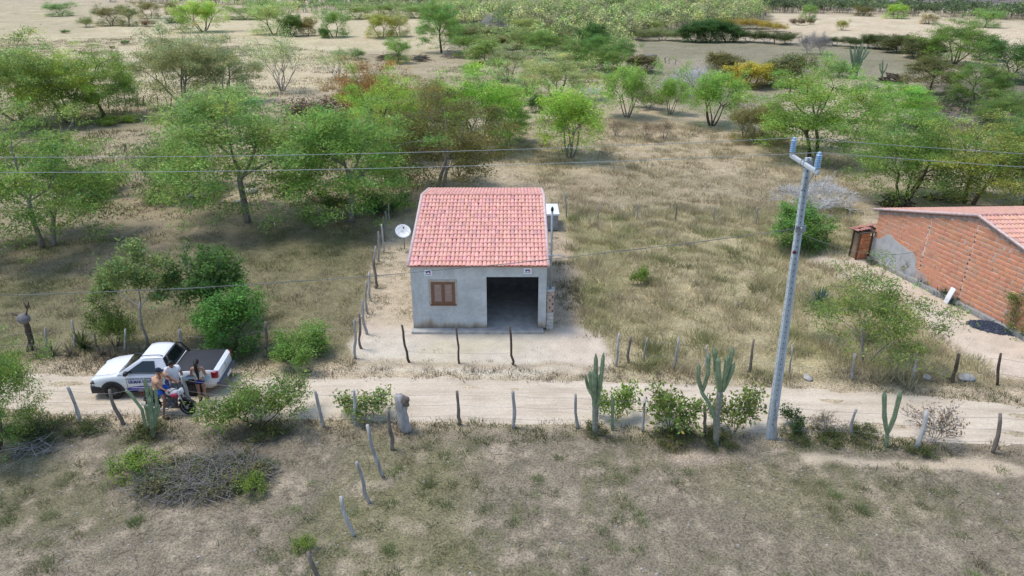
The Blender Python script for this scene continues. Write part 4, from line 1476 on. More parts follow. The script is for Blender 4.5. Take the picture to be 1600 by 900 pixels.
def skin_mat(name, c):
    m, nt, b = new_mat(name)
    nz = noise_node(nt, 12, 3, .5)
    rp = ramp(nt, nz.outputs['Fac'], [(.3, tuple(v * .88 for v in c)), (.7, tuple(v * 1.1 for v in c))])
    nt.links.new(rp.outputs['Color'], b.inputs['Base Color'])
    b.inputs['Roughness'].default_value = .5
    b.inputs['Subsurface Weight'].default_value = .08
    b.inputs['Subsurface Radius'].default_value = (.02, .008, .004)
    return m


def skin_chain(nodes, edges, root, levels=2):
    """nodes: name -> (point, (rx, ry)); grown into one surface round the edges."""
    names = list(nodes)
    me = bpy.data.meshes.new('skeleton')
    me.from_pydata([tuple(nodes[k][0]) for k in names], [(names.index(a), names.index(b)) for a, b in edges], [])
    ob = bpy.data.objects.new('skeleton', me)
    COL.objects.link(ob)
    ob.modifiers.new('skin', 'SKIN').use_smooth_shade = True
    sd = ob.modifiers.new('sub', 'SUBSURF')
    sd.levels = sd.render_levels = levels
    for i, k in enumerate(names):
        r = nodes[k][1]
        me.skin_vertices[0].data[i].radius = r if hasattr(r, '__len__') else (r, r)
        me.skin_vertices[0].data[i].use_root = (k == root)
    dg = bpy.context.evaluated_depsgraph_get()
    ev = ob.evaluated_get(dg)
    m2 = ev.to_mesh()
    vs = [v.co.copy() for v in m2.vertices]
    fs = [tuple(p.vertices) for p in m2.polygons]
    ev.to_mesh_clear()
    bpy.data.objects.remove(ob)
    bpy.data.meshes.remove(me)
    return vs, fs


def limb_basis(a, b, hint):
    d = (b - a).normalized()
    s = hint - d * hint.dot(d)
    s.normalize()
    return d, s, d.cross(s)


def add_hand(mb, wrist, elbow, palm_side, thumb_side, curl=.5, size=.18):
    """Palm and five bent, unequal fingers continuing the forearm."""
    d, n, w = limb_basis(elbow, wrist, palm_side)
    if w.dot(thumb_side) < 0:
        w = -w
    pc = wrist + d * size * .26
    q = Matrix((w, d, n)).transposed().to_4x4()
    vs0 = MB().ball((0, 0, 0), (size * .24, size * .30, size * .085), 0, 10, 7)
    mb.add([Matrix.Translation(pc) @ q @ Vector(v) for v in vs0.v], vs0.f, 0, True)
    for i, (off, ln) in enumerate(((.17, .40), (.06, .45), (-.055, .42), (-.16, .33))):
        p = wrist + d * size * .48 + w * size * off
        pts = [p]
        a = .15
        for seg in range(3):
            a += curl * (.55 + .1 * i)
            pts.append(pts[-1] + (d * math.cos(a) + n * math.sin(a)) * ln * size * (.42, .33, .27)[seg])
        mb.tube(pts, [size * .052, size * .048, size * .043, size * .034], 6)
    p = wrist + d * size * .16 + w * size * .20
    mb.tube([p, p + (w * .7 + d * .6 + n * .25) * size * .20, p + (w * .75 + d * 1.1 + n * .6) * size * .31], [size * .062, size * .055, size * .04], 6)


def add_head(mb, hc, look, up, hs=.115):
    """Skull, jaw, nose, eye sockets, mouth and ears."""
    look = look.normalized()
    side = look.cross(up).normalized()
    up2 = side.cross(look)
    q = Matrix((side, look, up2)).transposed().to_4x4()

    def shape(d):
        k = 1.0
        if d.y > 0 and d.z < .1:
            k *= 1 - .10 * d.y * (0.1 - d.z)
        if d.z < -.3:
            k *= 1 - .20 * (-.3 - d.z) * (1 - max(d.y, 0))
        if d.y > .75 and abs(d.x) > .12 and abs(d.x) < .5 and -.05 < d.z < .22:
            k *= .94
        if d.y > .8 and abs(d.x) < .25 and -.75 < d.z < -.45:
            k *= 1.02
        return k
    b = MB().ball((0, 0, 0), (hs * .76, hs * .95, hs * 1.12), 0, 20, 16, shape)
    b.tube([(0, hs * .86, hs * .15), (0, hs * 1.08, -hs * .18), (0, hs * .9, -hs * .26)], [hs * .07, hs * .16, hs * .1], 7)
    b.tube([(-hs * .24, hs * .80, -hs * .50), (0, hs * .90, -hs * .50), (hs * .24, hs * .80, -hs * .50)], [hs * .04, hs * .075, hs * .04], 6)
    for s in (-1, 1):
        b.ball((s * hs * .76, -hs * .02, -hs * .02), (hs * .08, hs * .17, hs * .25), 0, 8, 6)
    mb.add([Matrix.Translation(hc) @ q @ Vector(v) for v in b.v], b.f, 0, True)
    e = MB()
    for s in (-1, 1):
        e.ball((s * hs * .29, hs * .80, hs * .10), (hs * .11, hs * .06, hs * .06), 0, 8, 6)
        e.tube([(s * hs * .14, hs * .86, hs * .26), (s * hs * .42, hs * .76, hs * .27)], hs * .035, 4)
    eyes = ([Matrix.Translation(hc) @ q @ Vector(v) for v in e.v], e.f)
    return q, eyes


def person(label, P, skin, look, clothes, group=None, hand_curl=.6, hands=None, size=1.0):
    """P: joint positions (world). One continuous body mesh; clothing, hair, eyes are its children."""
    N = {}
    rad = dict(pelvis=(.135, .105), waist=(.125, .095), chest=(.155, .11), neck0=(.06, .06), neck=(.052, .052), shoulder=(.062, .062), elbow=(.043, .043), wrist=(.029, .027),
               hip=(.088, .088), knee=(.058, .058), calf=(.055, .055), ankle=(.037, .037), heel=(.04, .035), toe=(.04, .026))
    for k in P:
        b = k.split('.')[0]
        if b in rad:
            r = rad[b]
            N[k] = (P[k], (r[0] * size, r[1] * size))
    for s in ('l', 'r'):
        kn, an = P['knee.' + s], P['ankle.' + s]
        N['calf.' + s] = (kn.lerp(an, .3), (.055 * size, .055 * size))
    E = [('pelvis', 'waist'), ('waist', 'chest'), ('chest', 'neck0'), ('neck0', 'neck')]
    for s in ('l', 'r'):
        E += [('chest', 'shoulder.' + s), ('shoulder.' + s, 'elbow.' + s), ('elbow.' + s, 'wrist.' + s), ('pelvis', 'hip.' + s), ('hip.' + s, 'knee.' + s), ('knee.' + s, 'calf.' + s), ('calf.' + s, 'ankle.' + s), ('ankle.' + s, 'toe.' + s)]
    vs, fs = skin_chain(N, E, 'pelvis', 2)
    mb = MB().add(vs, fs, 0, True)
    up = (P['head'] - P['neck']).normalized()
    q, eyes = add_head(mb, P['head'], look, up if abs(up.dot(look.normalized())) < .95 else Vector((0, 0, 1)))
    for s, sg in (('l', 1), ('r', -1)):
        side = (P['shoulder.l'] - P['shoulder.r']).normalized() * sg
        palm = (hands or {}).get(s, Vector((0, 0, -1)))
        add_hand(mb, P['wrist.' + s], P['elbow.' + s], palm, -side, hand_curl)
    root = P['pelvis'].copy()
    root.z = min(P['toe.l'].z, P['toe.r'].z) - .03
    body = MB()
    body.add([Vector(v) - root for v in mb.v], mb.f, 0, True)
    o = body.build('person', SKIN[skin], None, root)
    tag(o, label, 'person', group)
    MB().add([v - root for v in eyes[0]], eyes[1], 0, True).build('eyes', M['dark'], o)
    for name, nodes, edges, rt, m in clothes:
        nn = {k: (v[0] - root, v[1]) for k, v in nodes.items()}
        v2, f2 = skin_chain(nn, edges, rt, 2)
        MB().add(v2, f2, 0, True).build(name, m, o)
    return o, root, q


SKIN['brown'] = skin_mat('brown_skin', (.27, .135, .085))
SKIN['tan'] = skin_mat('tan_skin', (.34, .185, .125))
M['orange_cloth'] = mat('orange_cloth', (.78, .42, .26), .85, 0, .2, 9, .1, .2)
M['white_cloth'] = mat('white_cloth', (.74, .73, .73), .85, 0, .08, 9, .1, .2)
M['cream_cloth'] = mat('cream_cloth', (.68, .62, .52), .85, 0, .1, 9, .1, .2)
M['blue_cloth'] = mat('blue_cloth', (.035, .10, .40), .85, 0, .25, 9, .1, .2)
M['navy_cloth'] = mat('navy_cloth', (.025, .04, .20), .85, 0, .25, 9, .1, .2)
M['grey_cloth'] = mat('grey_cloth', (.20, .23, .27), .85, 0, .25, 9, .1, .2)
M['hair'] = mat('black_hair', (.014, .011, .010), .5, 0, .4, 25, .3, .3, (1, 1, .2))


def lp(a, b, t):
    return a.lerp(b, t)


def shirt(P, name, m, sleeve=.5, grow=.018, low=.1, torso=(.15, .12)):
    n = {'a': (lp(P['pelvis'], P['waist'], low), (torso[0] + grow - .005, torso[1] + grow)), 'b': (P['waist'], (torso[0] + grow - .01, torso[1] + grow - .005)),
         'c': (P['chest'], (.165 + grow, .115 + grow)), 'd': (lp(P['chest'], P['neck0'], .85), (.07 + grow * .5, .065 + grow * .5))}
    e = [('a', 'b'), ('b', 'c'), ('c', 'd')]
    for s in 'lr':
        n['s' + s] = (P['shoulder.' + s], .068 + grow)
        e.append(('c', 's' + s))
        if sleeve > .05:
            n['e' + s] = (lp(P['shoulder.' + s], P['elbow.' + s], sleeve), .058 + grow)
            e.append(('s' + s, 'e' + s))
    return (name, n, e, 'b', m)


def shorts(P, name, m, leg=.55, grow=.02):
    n = {'w': (lp(P['pelvis'], P['waist'], .55), (.135 + grow, .105 + grow)), 'p': (P['pelvis'], (.145 + grow, .12 + grow))}
    e = [('w', 'p')]
    for s in 'lr':
        n['h' + s] = (P['hip.' + s], .094 + grow)
        n['k' + s] = (lp(P['hip.' + s], P['knee.' + s], leg), .078 + grow)
        e += [('p', 'h' + s), ('h' + s, 'k' + s)]
    return (name, n, e, 'p', m)


def pose(base, fwd, h=1.70, **kw):
    """Joints of a standing figure at base facing fwd; kw overrides joints in local (side, forward, up) metres."""
    f = Vector((fwd[0], fwd[1], 0)).normalized()
    s = Vector((-f.y, f.x, 0))           # the figure's left
    k = h / 1.70
    L = dict(pelvis=(0, 0, .93), waist=(0, .01, 1.08), chest=(0, .0, 1.30), neck0=(0, -.01, 1.46), neck=(0, .0, 1.51), head=(0, .03, 1.595))
    for sd, sg in (('l', 1), ('r', -1)):
        L['shoulder.' + sd] = (sg * .185, -.01, 1.41)
        L['elbow.' + sd] = (sg * .24, -.02, 1.12)
        L['wrist.' + sd] = (sg * .25, .06, .88)
        L['hip.' + sd] = (sg * .095, 0, .89)
        L['knee.' + sd] = (sg * .10, .02, .49)
        L['ankle.' + sd] = (sg * .105, -.01, .085)
        L['toe.' + sd] = (sg * .12, .14, .035)
    L.update({a.replace('_', '.'): b for a, b in kw.items()})
    return {a: base + (s * b[0] + f * b[1] + Vector((0, 0, b[2]))) * k for a, b in L.items()}, f, s


def cap(parent, hc, q, root, m, hs=.115):
    b = MB()
    vs = MB().ball((0, -.005, hs * .25), (hs * .84, hs * 1.02, hs * .95), 0, 16, 10, lambda d: 1.0 if d.z > -.15 else .80)
    b.add([Matrix.Translation(hc - root) @ q @ Vector(v) for v in vs.v], vs.f, 0, True)
    br = MB()
    pts = []
    for k in range(9):
        a = math.pi * (k / 8)
        pts.append((hs * .72 * math.cos(a), hs * (.80 + .78 * math.sin(a)), hs * .42 - hs * .10 * math.sin(a)))
    br.prism(pts, (0, 0, hs * .07))
    b.add([Matrix.Translation(hc - root) @ q @ Vector(v) for v in br.v], br.f, 0, False)
    b.build('cap', m, parent)


def hair_short(parent, hc, q, root, hs=.115):
    vs = MB().ball((0, -.012, hs * .22), (hs * .82, hs * .98, hs * 1.0), 0, 18, 12, lambda d: 1.0 if (d.z > .1 or d.y < .1) else .80)
    MB().add([Matrix.Translation(hc - root) @ q @ Vector(v) for v in vs.v], vs.f, 0, True).build('hair', M['hair'], parent)


def sandals(parent, P, root, m):
    for s in 'lr':
        a, b = P['ankle.' + s], P['toe.' + s]
        d = (b - a)
        d.z = 0
        d.normalize()
        w = Vector((-d.y, d.x, 0))
        c = Vector((a.x, a.y, root.z))
        poly = [c + d * x + w * y for x, y in ((-.07, -.035), (-.07, .035), (.08, .05), (.19, .045), (.215, 0), (.19, -.045), (.08, -.05))]
        MB().prism([p - root for p in poly], (0, 0, .028)).build('sandal', m, parent)


def people():
    # man in an orange shirt sitting on the motorcycle
    r0 = G(243, 643)
    rz = R(-9)
    motorcycle((r0.x, r0.y, .02), rz)
    Mb = Matrix.Translation((r0.x, r0.y, .02)) @ Matrix.Rotation(rz, 4, 'Z')

    def b(x, y, z):
        return Mb @ Vector((x, y, z))
    P = dict(pelvis=b(.30, 0, .98), waist=b(.31, 0, 1.13), chest=b(.37, 0, 1.34), neck0=b(.42, 0, 1.49), neck=b(.445, 0, 1.54), head=b(.475, -.005, 1.625))
    for s, g in (('l', 1), ('r', -1)):
        P['shoulder.' + s] = b(.40, g * .19, 1.43)
        P['elbow.' + s] = b(.60, g * .30, 1.20)
        P['wrist.' + s] = b(.83, g * .31, 1.08)
        P['hip.' + s] = b(.32, g * .11, .95)
        P['knee.' + s] = b(.66, g * .25, .76)
        P['ankle.' + s] = b(.50, g * .30, .36) if g > 0 else b(.56, g * .34, .13)
        P['toe.' + s] = b(.63, g * .32, .31) if g > 0 else b(.70, g * .36, .055)
    look = Mb.to_3x3() @ Vector((1, .05, -.12))
    o, root, q = person('man in orange shirt, dark cap and blue shorts sitting on the motorcycle', P, 'brown', look,
                        [shirt(P, 'shirt', M['orange_cloth'], .62, .028, .0), shorts(P, 'shorts', M['blue_cloth'], .78)], 'people beside the pickup', .75)
    cap(o, P['head'], q, root, mat('cap_cloth', (.022, .028, .05), .85))
    sandals(o, P, root, M['dark'])
    # man in a white shirt between pickup and motorcycle
    g = G(281, 631)
    P, f, s = pose(Vector((g.x, g.y, .015)), (.45, -1), 1.72, wrist_l=(.20, .30, 1.10), elbow_l=(.27, .06, 1.13), wrist_r=(-.06, .32, 1.08), elbow_r=(-.27, .05, 1.13),
                   head=(0, .075, 1.59), neck=(0, .02, 1.51))
    o, root, q = person('man in white t-shirt with short black hair standing between the pickup and the motorcycle', P, 'brown', f + Vector((0, 0, -.42)),
                        [shirt(P, 'shirt', M['white_cloth'], .55, .024, .0), shorts(P, 'shorts', M['grey_cloth'], .8)], 'people beside the pickup', .5)
    hair_short(o, P['head'], q, root)
    sandals(o, P, root, M['dark'])
    ph = P['wrist.l'] + f * .10 + Vector((0, 0, .03))
    Mp = Matrix.Translation(ph) @ Matrix.Rotation(math.atan2(f.y, f.x), 4, 'Z') @ Matrix.Rotation(R(-35), 4, 'Y')
    tag(MB().bbox((-.075, -.036, -.005), (.075, .036, .005), .003, 0, Mp).bbox((-.068, -.031, .0045), (.068, .031, .0062), .0005, 1, Mp).build('phone', [M['dark'], M['glass']]), 'dark phone held by the man in the white t-shirt', 'phone')
    # woman with a long black ponytail, facing the pickup
    g = G(318, 626)
    P, f, s = pose(Vector((g.x, g.y, .015)), (-.15, 1), 1.60, wrist_l=(.20, .22, .98), elbow_l=(.25, .0, 1.10), wrist_r=(-.20, .22, .98), elbow_r=(-.25, .0, 1.10), head=(0, .04, 1.59))
    o, root, q = person('woman in cream top and navy shorts with long black ponytail beside the pickup bed', P, 'tan', f + Vector((0, 0, -.2)),
                        [shirt(P, 'top', M['cream_cloth'], .0, .012, .35, (.125, .10)), shorts(P, 'shorts', M['navy_cloth'], .5)], 'people beside the pickup', .4)
    hair_short(o, P['head'], q, root)
    hp = P['head'] - root
    MB().tube([hp + Vector((0, 0, .09)) - f * .07, hp - f * .15 + Vector((0, 0, .0)), hp - f * .17 + Vector((.01, 0, -.2)), hp - f * .155 + Vector((.02, 0, -.40)), hp - f * .15 + Vector((.02, 0, -.58))], [.05, .062, .06, .048, .018], 9).build('ponytail', M['hair'], o)
    sandals(o, P, root, M['dark'])


people()

# ------------------------------------------------------------------ trees and shrubs: grown once per kind, then copied
def unit(v):
    return v / max(np.linalg.norm(v), 1e-9)


def leaves(centres, n, sig, L, W, rng, site_tint=.20, leaf_tint=.22, droop=.25, warm=.22):
    """n diamond leaves scattered round each centre."""
    k = len(centres)
    c = np.repeat(centres, n, 0)
    N = len(c)
    c = c + rng.normal(0, 1, (N, 3)) * np.asarray(sig)
    az = rng.uniform(0, 2 * np.pi, N)
    el = rng.normal(-droop, .45, N)
    a = np.stack([np.cos(az) * np.cos(el), np.sin(az) * np.cos(el), np.sin(el)], 1)
    up = np.array([0, 0, 1.0]) + rng.normal(0, .55, (N, 3))
    b = np.cross(a, up)
    b /= np.linalg.norm(b, axis=1, keepdims=True) + 1e-9
    ll = L * rng.uniform(.45, 1.7, (N, 1))
    ww = W * rng.uniform(.5, 1.6, (N, 1))
    v = np.stack([c - a * ll / 2, c + b * ww / 2, c + a * ll / 2, c - b * ww / 2], 1).reshape(-1, 3)
    st = np.repeat(np.exp(rng.normal(0, site_tint, k)), n) * np.exp(rng.normal(0, leaf_tint, N))
    wr = np.repeat(rng.normal(0, warm, k), n) + rng.normal(0, warm * .6, N)
    t = np.stack([st * np.exp(wr * .55), st, st * np.exp(-wr * .3)], 1)
    return v, t


def grow_tree(seed, h, r, stems=1, trunk=.25, levels=3, kids=(4, 4, 4), angle=(38, 45, 50), ratio=(.7, .65, .6), up=(.25, .1, .0), flat=1.0, rad=.14, wob=.18,
              stem_tilt=12, nleaf=16000, leaf=(.13, .045), sig=(.28, .28, .16), low=.0, sides=(7, 5, 4, 3), droop=.25, site_tint=.2, fill=0, warm=.22, bare=False, dome=0, cb=.38, dent=.22):
    rng = np.random.default_rng(seed)
    br, sites = [], []

    def grow(p, d, L, rd, lvl):
        pts, rr = [p], [rd]
        n = 4 if lvl < 2 else 3
        for i in range(n):
            d = unit(d + rng.normal(0, wob, 3) + np.array([0, 0, up[min(lvl, len(up) - 1)]]))
            if lvl >= 1 and flat < 1:
                d = unit(d * np.array([1, 1, flat]))
            p = p + d * L / n
            pts.append(p)
            rr.append(rd * (1 - .45 * (i + 1) / n))
        br.append((np.array(pts), rr, lvl))
        P = np.array(pts)
        if lvl >= levels - 1:
            for t in ((.5, .75, 1.0) if not bare else (1.0,)):
                x = t * n
                i = min(int(x), n - 1)
                sites.append(P[i] * (1 - (x - i)) + P[i + 1] * (x - i))
        if lvl < levels:
            m = kids[min(lvl, len(kids) - 1)]
            a0 = rng.uniform(0, 6.28)
            for j in range(m):
                t = rng.uniform(.45, 1) if j else 1.0
                if lvl == 0:
                    t = rng.uniform(.72, 1) if j else 1.0
                x = t * n
                i = min(int(x), n - 1)
                q = P[i] * (1 - (x - i)) + P[i + 1] * (x - i)
                az = a0 + 6.283 * j / m + rng.normal(0, .35)
                th = math.radians(angle[min(lvl, len(angle) - 1)] * rng.uniform(.6, 1.3)) * (.45 if (j == 0 and lvl > 0) else 1)
                u_ = unit(np.cross(d, [0.3, .7, .2]))
                w_ = np.cross(d, u_)
                nd = d * math.cos(th) + (u_ * math.cos(az) + w_ * math.sin(az)) * math.sin(th)
                if nd[2] < low:
                    nd[2] = abs(nd[2]) * .3
                grow(q, unit(nd), L * ratio[min(lvl, len(ratio) - 1)] * rng.uniform(.75, 1.2), rr[min(i + 1, n)] * .72, lvl + 1)
    for s in range(stems):
        az = 6.283 * s / stems + rng.uniform(-.5, .5)
        ti = math.radians(stem_tilt * rng.uniform(.5, 1.3)) if stems > 1 else math.radians(stem_tilt) * rng.uniform(.2, 1)
        d = np.array([math.sin(ti) * math.cos(az), math.sin(ti) * math.sin(az), math.cos(ti)])
        b0 = np.array([math.cos(az), math.sin(az), 0]) * rad * (1.0 if stems > 1 else 0)
        grow(b0 + np.array([0, 0, -.15]), d, h * trunk * rng.uniform(.85, 1.15), rad, 0)
    S = np.array(sites)
    # fit to the nominal size about the trunk
    ext = np.percentile(np.abs(S[:, :2] - S[:, :2].mean(0)), 96) * 1.0
    kxy = (r - sig[0]) / max(ext, .1)
    kz = (h - sig[2] * 1.2) / max(np.percentile(S[:, 2], 98), .1)
    K = np.array([kxy, kxy, kz])
    S = S * K
    if fill:
        u_ = rng.normal(0, 1, (fill, 3))
        u_ /= np.linalg.norm(u_, axis=1, keepdims=True)
        rr = rng.uniform(.55, .97, (fill, 1))
        z0 = np.percentile(S[:, 2], 12)
        F = u_ * rr * np.array([r * .92, r * .92, (h - z0) * .5]) + np.array([S[:, 0].mean(), S[:, 1].mean(), (h + z0) / 2])
        S = np.vstack([S, F])
    if dome:
        u_ = rng.normal(0, 1, (dome, 3))
        u_[:, 2] = np.abs(u_[:, 2]) * 1.1 - .25
        u_ /= np.linalg.norm(u_, axis=1, keepdims=True)
        az = np.arctan2(u_[:, 1], u_[:, 0])
        lob = 1 - dent + dent * 1.3 * (.5 + .5 * np.sin(az * 3 + seed) * np.cos(u_[:, 2] * 5 + seed * 2)) + rng.normal(0, .05, dome)
        rr = (rng.uniform(.50, 1.0, dome) ** .6 * lob)[:, None]
        z0 = cb * h
        F = u_ * rr * np.array([r * .97, r * .97, h - z0 - sig[2]]) + np.array([0, 0, z0])
        # leave gaps where the sky side shows through
        gap = np.sin(F[:, 0] * 2.1 + seed) + np.sin(F[:, 1] * 2.3 + seed * 3) + np.sin(F[:, 2] * 2.9 + seed * 5)
        F = F[gap > -1.15]
        S = np.vstack([S[rng.random(len(S)) < .6], F])
    # lean the whole plant so that its crown stands over its foot
    mx = S.mean(0)
    sh = np.array([mx[0], mx[1]]) / mx[2] * .9
    S[:, :2] -= S[:, 2:3] * sh
    mb = MB()
    for P, rr, lvl in br:
        Q_ = P * K
        Q_[:, :2] -= Q_[:, 2:3] * sh
        mb.tube(Q_.tolist(), [max(x, .009) for x in rr], sides[min(lvl, len(sides) - 1)], 0, lvl == 0)
    trunk_me = mb.mesh('trunk', M['bark'])
    crown_me = None
    if nleaf:
        n = max(1, int(nleaf / len(S)))
        v, t = leaves(S, n, sig, leaf[0], leaf[1], rng, droop=droop, site_tint=site_tint, warm=warm)
        v[:, 2] = np.maximum(v[:, 2], .03)
        crown_me = np_mesh('crown', v, 4, M['leaf'], t)
    return dict(trunk=trunk_me, crown=crown_me, h=h, r=r)


PT = {}
PT['mesquite_a'] = grow_tree(1, 7.0, 4.0, 1, .30, 3, (4, 4, 4), (48, 42, 45), (.95, .62, .55), (.2, .12, .02), .85, .19, .17, 10, 35000, (.165, .052), (.33, .33, .14), droop=.3, dome=350, cb=.30)
PT['mesquite_b'] = grow_tree(2, 7.0, 4.0, 2, .30, 3, (4, 4, 4), (42, 45, 45), (.95, .62, .55), (.2, .1, .0), .8, .15, .19, 20, 35000, (.165, .052), (.33, .33, .14), droop=.35, dome=350, cb=.26)
PT['mesquite_c'] = grow_tree(23, 6.5, 4.0, 4, .42, 3, (3, 4, 4), (36, 45, 45), (.75, .62, .55), (.16, .08, .0), .85, .11, .2, 26, 35000, (.165, .052), (.33, .33, .14), droop=.35, dome=350, cb=.22, dent=.28)
PT['vase'] = grow_tree(4, 5.0, 2.7, 5, .42, 3, (3, 4, 3), (26, 34, 42), (.72, .62, .55), (.2, .12, .05), 1, .075, .14, 24, 24000, (.125, .05), (.22, .22, .16), droop=.1, dome=260, cb=.34)
PT['small_tree'] = grow_tree(5, 4.0, 2.2, 2, .40, 3, (3, 4, 4), (36, 42, 45), (.75, .62, .55), (.2, .1, .02), .95, .075, .17, 18, 17000, (.13, .045), (.20, .20, .14), droop=.2, dome=260, cb=.16)
PT['sparse'] = grow_tree(6, 4.5, 2.6, 6, .45, 3, (3, 3, 4), (24, 32, 40), (.75, .65, .6), (.15, .1, .05), 1, .05, .16, 26, 4200, (.12, .04), (.24, .24, .18))
PT['dense'] = grow_tree(7, 3.0, 1.5, 3, .40, 3, (4, 4, 4), (36, 42, 45), (.75, .65, .55), (.12, .08, .05), 1, .055, .16, 22, 15000, (.10, .06), (.15, .15, .13), droop=.2, fill=90, dome=350, cb=.16)
PT['lollipop'] = grow_tree(27, 3.6, 1.4, 2, .42, 3, (4, 4, 4), (36, 42, 44), (.7, .65, .55), (.15, .08, .05), 1, .05, .18, 14, 13000, (.11, .065), (.15, .15, .13), droop=.2, dome=230, cb=.48)
PT['bush'] = grow_tree(8, 2.0, 1.7, 7, .45, 2, (4, 4), (34, 42), (.75, .65), (.1, .05), 1, .03, .2, 42, 8000, (.11, .05), (.20, .20, .16), droop=.1)
PT['bush_b'] = grow_tree(9, 2.2, 1.8, 5, .45, 3, (3, 3, 3), (36, 44, 45), (.75, .65, .6), (.1, .05, .03), 1, .035, .2, 36, 9000, (.11, .045), (.20, .20, .16), droop=.15)
PT['bare'] = grow_tree(10, 3.0, 2.4, 7, .40, 3, (5, 6, 7), (34, 42, 48), (.8, .7, .6), (.08, .05, .02), 1, .04, .2, 38, 0, sides=(6, 4, 3, 3), bare=True)
PT['feather'] = grow_tree(12, 4.0, 3.0, 3, .40, 3, (3, 4, 4), (40, 42, 45), (.85, .7, .6), (.10, .02, -.02), .85, .045, .16, 30, 15000, (.12, .035), (.24, .24, .08), droop=.35, dome=130, cb=.30, dent=.3)
PT['leafy'] = grow_tree(13, 1.6, 1.2, 5, .45, 2, (4, 4), (32, 42), (.75, .65), (.1, .05), 1, .02, .2, 34, 1700, (.15, .085), (.15, .15, .13), droop=.2)
PT['sapling'] = grow_tree(33, 3.6, 1.5, 1, .50, 3, (4, 4, 4), (45, 45, 45), (.62, .62, .55), (.12, .05, .0), .95, .06, .24, 22, 7000, (.13, .055), (.18, .18, .13), droop=.3)
PT['slender'] = grow_tree(15, 4.0, .8, 1, .55, 2, (6, 4), (22, 30), (.6, .5), (.25, .2), 1, .045, .14, 4, 1700, (.12, .045), (.14, .14, .22))
PT['weed'] = grow_tree(16, .8, .7, 6, .5, 2, (3, 3), (30, 40), (.7, .6), (.1, .05), 1, .008, .2, 34, 2200, (.07, .028), (.09, .09, .09))
PT['twiggy'] = grow_tree(18, 1.3, 1.1, 7, .42, 3, (3, 3, 3), (28, 36, 40), (.8, .7, .65), (.08, .05, .02), 1, .012, .18, 34, 500, (.09, .045), (.12, .12, .1))

ORD = ['first', 'second', 'third', 'fourth', 'fifth', 'sixth', 'seventh', 'eighth', 'ninth', 'tenth', 'eleventh', 'twelfth']
LEAF = dict(mid=(0.241, 0.367, 0.081), bright=(0.354, 0.548, 0.090), deep=(0.160, 0.269, 0.062), grey=(0.354, 0.397, 0.178), pale=(0.457, 0.538, 0.205), olive=(0.211, 0.208, 0.064), dark=(0.092, 0.189, 0.046),
            yellow=(0.492, 0.447, 0.062), lime=(0.492, 0.596, 0.107), rust=(0.422, 0.269, 0.090), brown=(0.287, 0.208, 0.116), straw=(0.549, 0.428, 0.232), blue=(0.228, 0.328, 0.197), gold=(0.685, 0.538, 0.081))


def plant(name, cat, label, proto, px, py, ytop, wpx, leaf, bark='bark', group=None, yaw=None, seed=[0]):
    seed[0] += 1
    rg = random.Random(seed[0] * 7 + 3)
    P = PT[proto]
    p = G(px, py)
    if not isinstance(leaf, str):
        leaf = (leaf[0] * 2.35, leaf[1] * 2.15, leaf[2] * 1.75)
    hh = max(.3, V(px, ytop, p.y).z)
    zc = p.y * CT + (CAMH - hh * .6) * ST
    rw = wpx / (FOC / zc) / 2
    if cat == 'tree':
        rw *= 1.10
        if py < 420:
            hh *= 1.14
    else:
        p.x, p.y = p.x * (1 + rw * .55 / p.y), p.y + rw * .55
        hh = max(.3, V(px, ytop, p.y).z)
    t = thing(name, label, cat, (p.x, p.y, gz(p) - .02), yaw if yaw is not None else rg.uniform(0, 6.28), group)
    t.scale = (rw / P['r'], rw / P['r'], hh / P['h'])
    tr = obj_of('trunk' if proto not in ('bush', 'bush_b', 'weed', 'twiggy', 'leafy', 'bare') else 'branches', P['trunk'], t)
    tr.material_slots[0].link = 'OBJECT'
    tr.material_slots[0].material = M[bark]
    if P['crown']:
        c = LEAF[leaf] if isinstance(leaf, str) else leaf
        k = rg.uniform(.9, 1.1)
        if proto in ('leafy', 'weed', 'bush_b'):
            k *= .60
        obj_of('crown' if cat == 'tree' else 'foliage', P['crown'], t, (c[0] * k * rg.uniform(.95, 1.06), c[1] * k, c[2] * k))
    return t


def T(label, *a, **k):
    return plant('tree', 'tree', label, *a, **k)


def S(label, *a, **k):
    return plant('shrub', 'shrub', label, *a, **k)


# the band of mesquites behind the near pasture
T('spreading green tree with a thick forked trunk, alone at the pasture edge', 'mesquite_b', 74, 386, 205, 230, 'mid', 'bark_grey')
T('wide grey-green tree on a slanting bare trunk in the pasture beyond the pickup', 'mesquite_a', 387, 347, 158, 250, (.115, .185, .06), 'bark_grey')
T('broad mid-green tree with a straight pale trunk near the fence beside the house', 'mesquite_a', 548, 348, 182, 215, 'mid', 'bark_grey')
T('low leafy tree with short stems among white rocks', 'small_tree', 286, 305, 222, 120, 'mid', 'bark_grey')
T('dark olive tree rising directly behind the tiled roof of the plastered house', 'mesquite_b', 688, 300, 160, 185, 'olive', 'bark_grey')
T('bright yellow-green tree behind the dark olive tree', 'mesquite_c', 745, 235, 118, 140, 'bright')
T('rusty-orange crowned tree among green trees beyond the pasture', 'mesquite_c', 588, 215, 110, 130, 'rust')
T('fresh green tree below the rusty crown', 'mesquite_b', 612, 250, 128, 110, (.14, .235, .05))
T('olive and straw coloured tree between the rusty crown and the bright green tree', 'mesquite_a', 670, 240, 135, 105, (.165, .165, .06))
S('dull brown leafless thicket between two green trees', 'bush_b', 500, 222, 148, 120, 'brown', 'bark_grey')
T('green tree with a dark leaning trunk at the edge of the sandy clearing', 'mesquite_b', 164, 185, 88, 120, 'mid')
T('large grey-green many stemmed tree at the picture edge above the wires', 'mesquite_c', 38, 198, 66, 165, (.125, .195, .065), 'bark_grey')
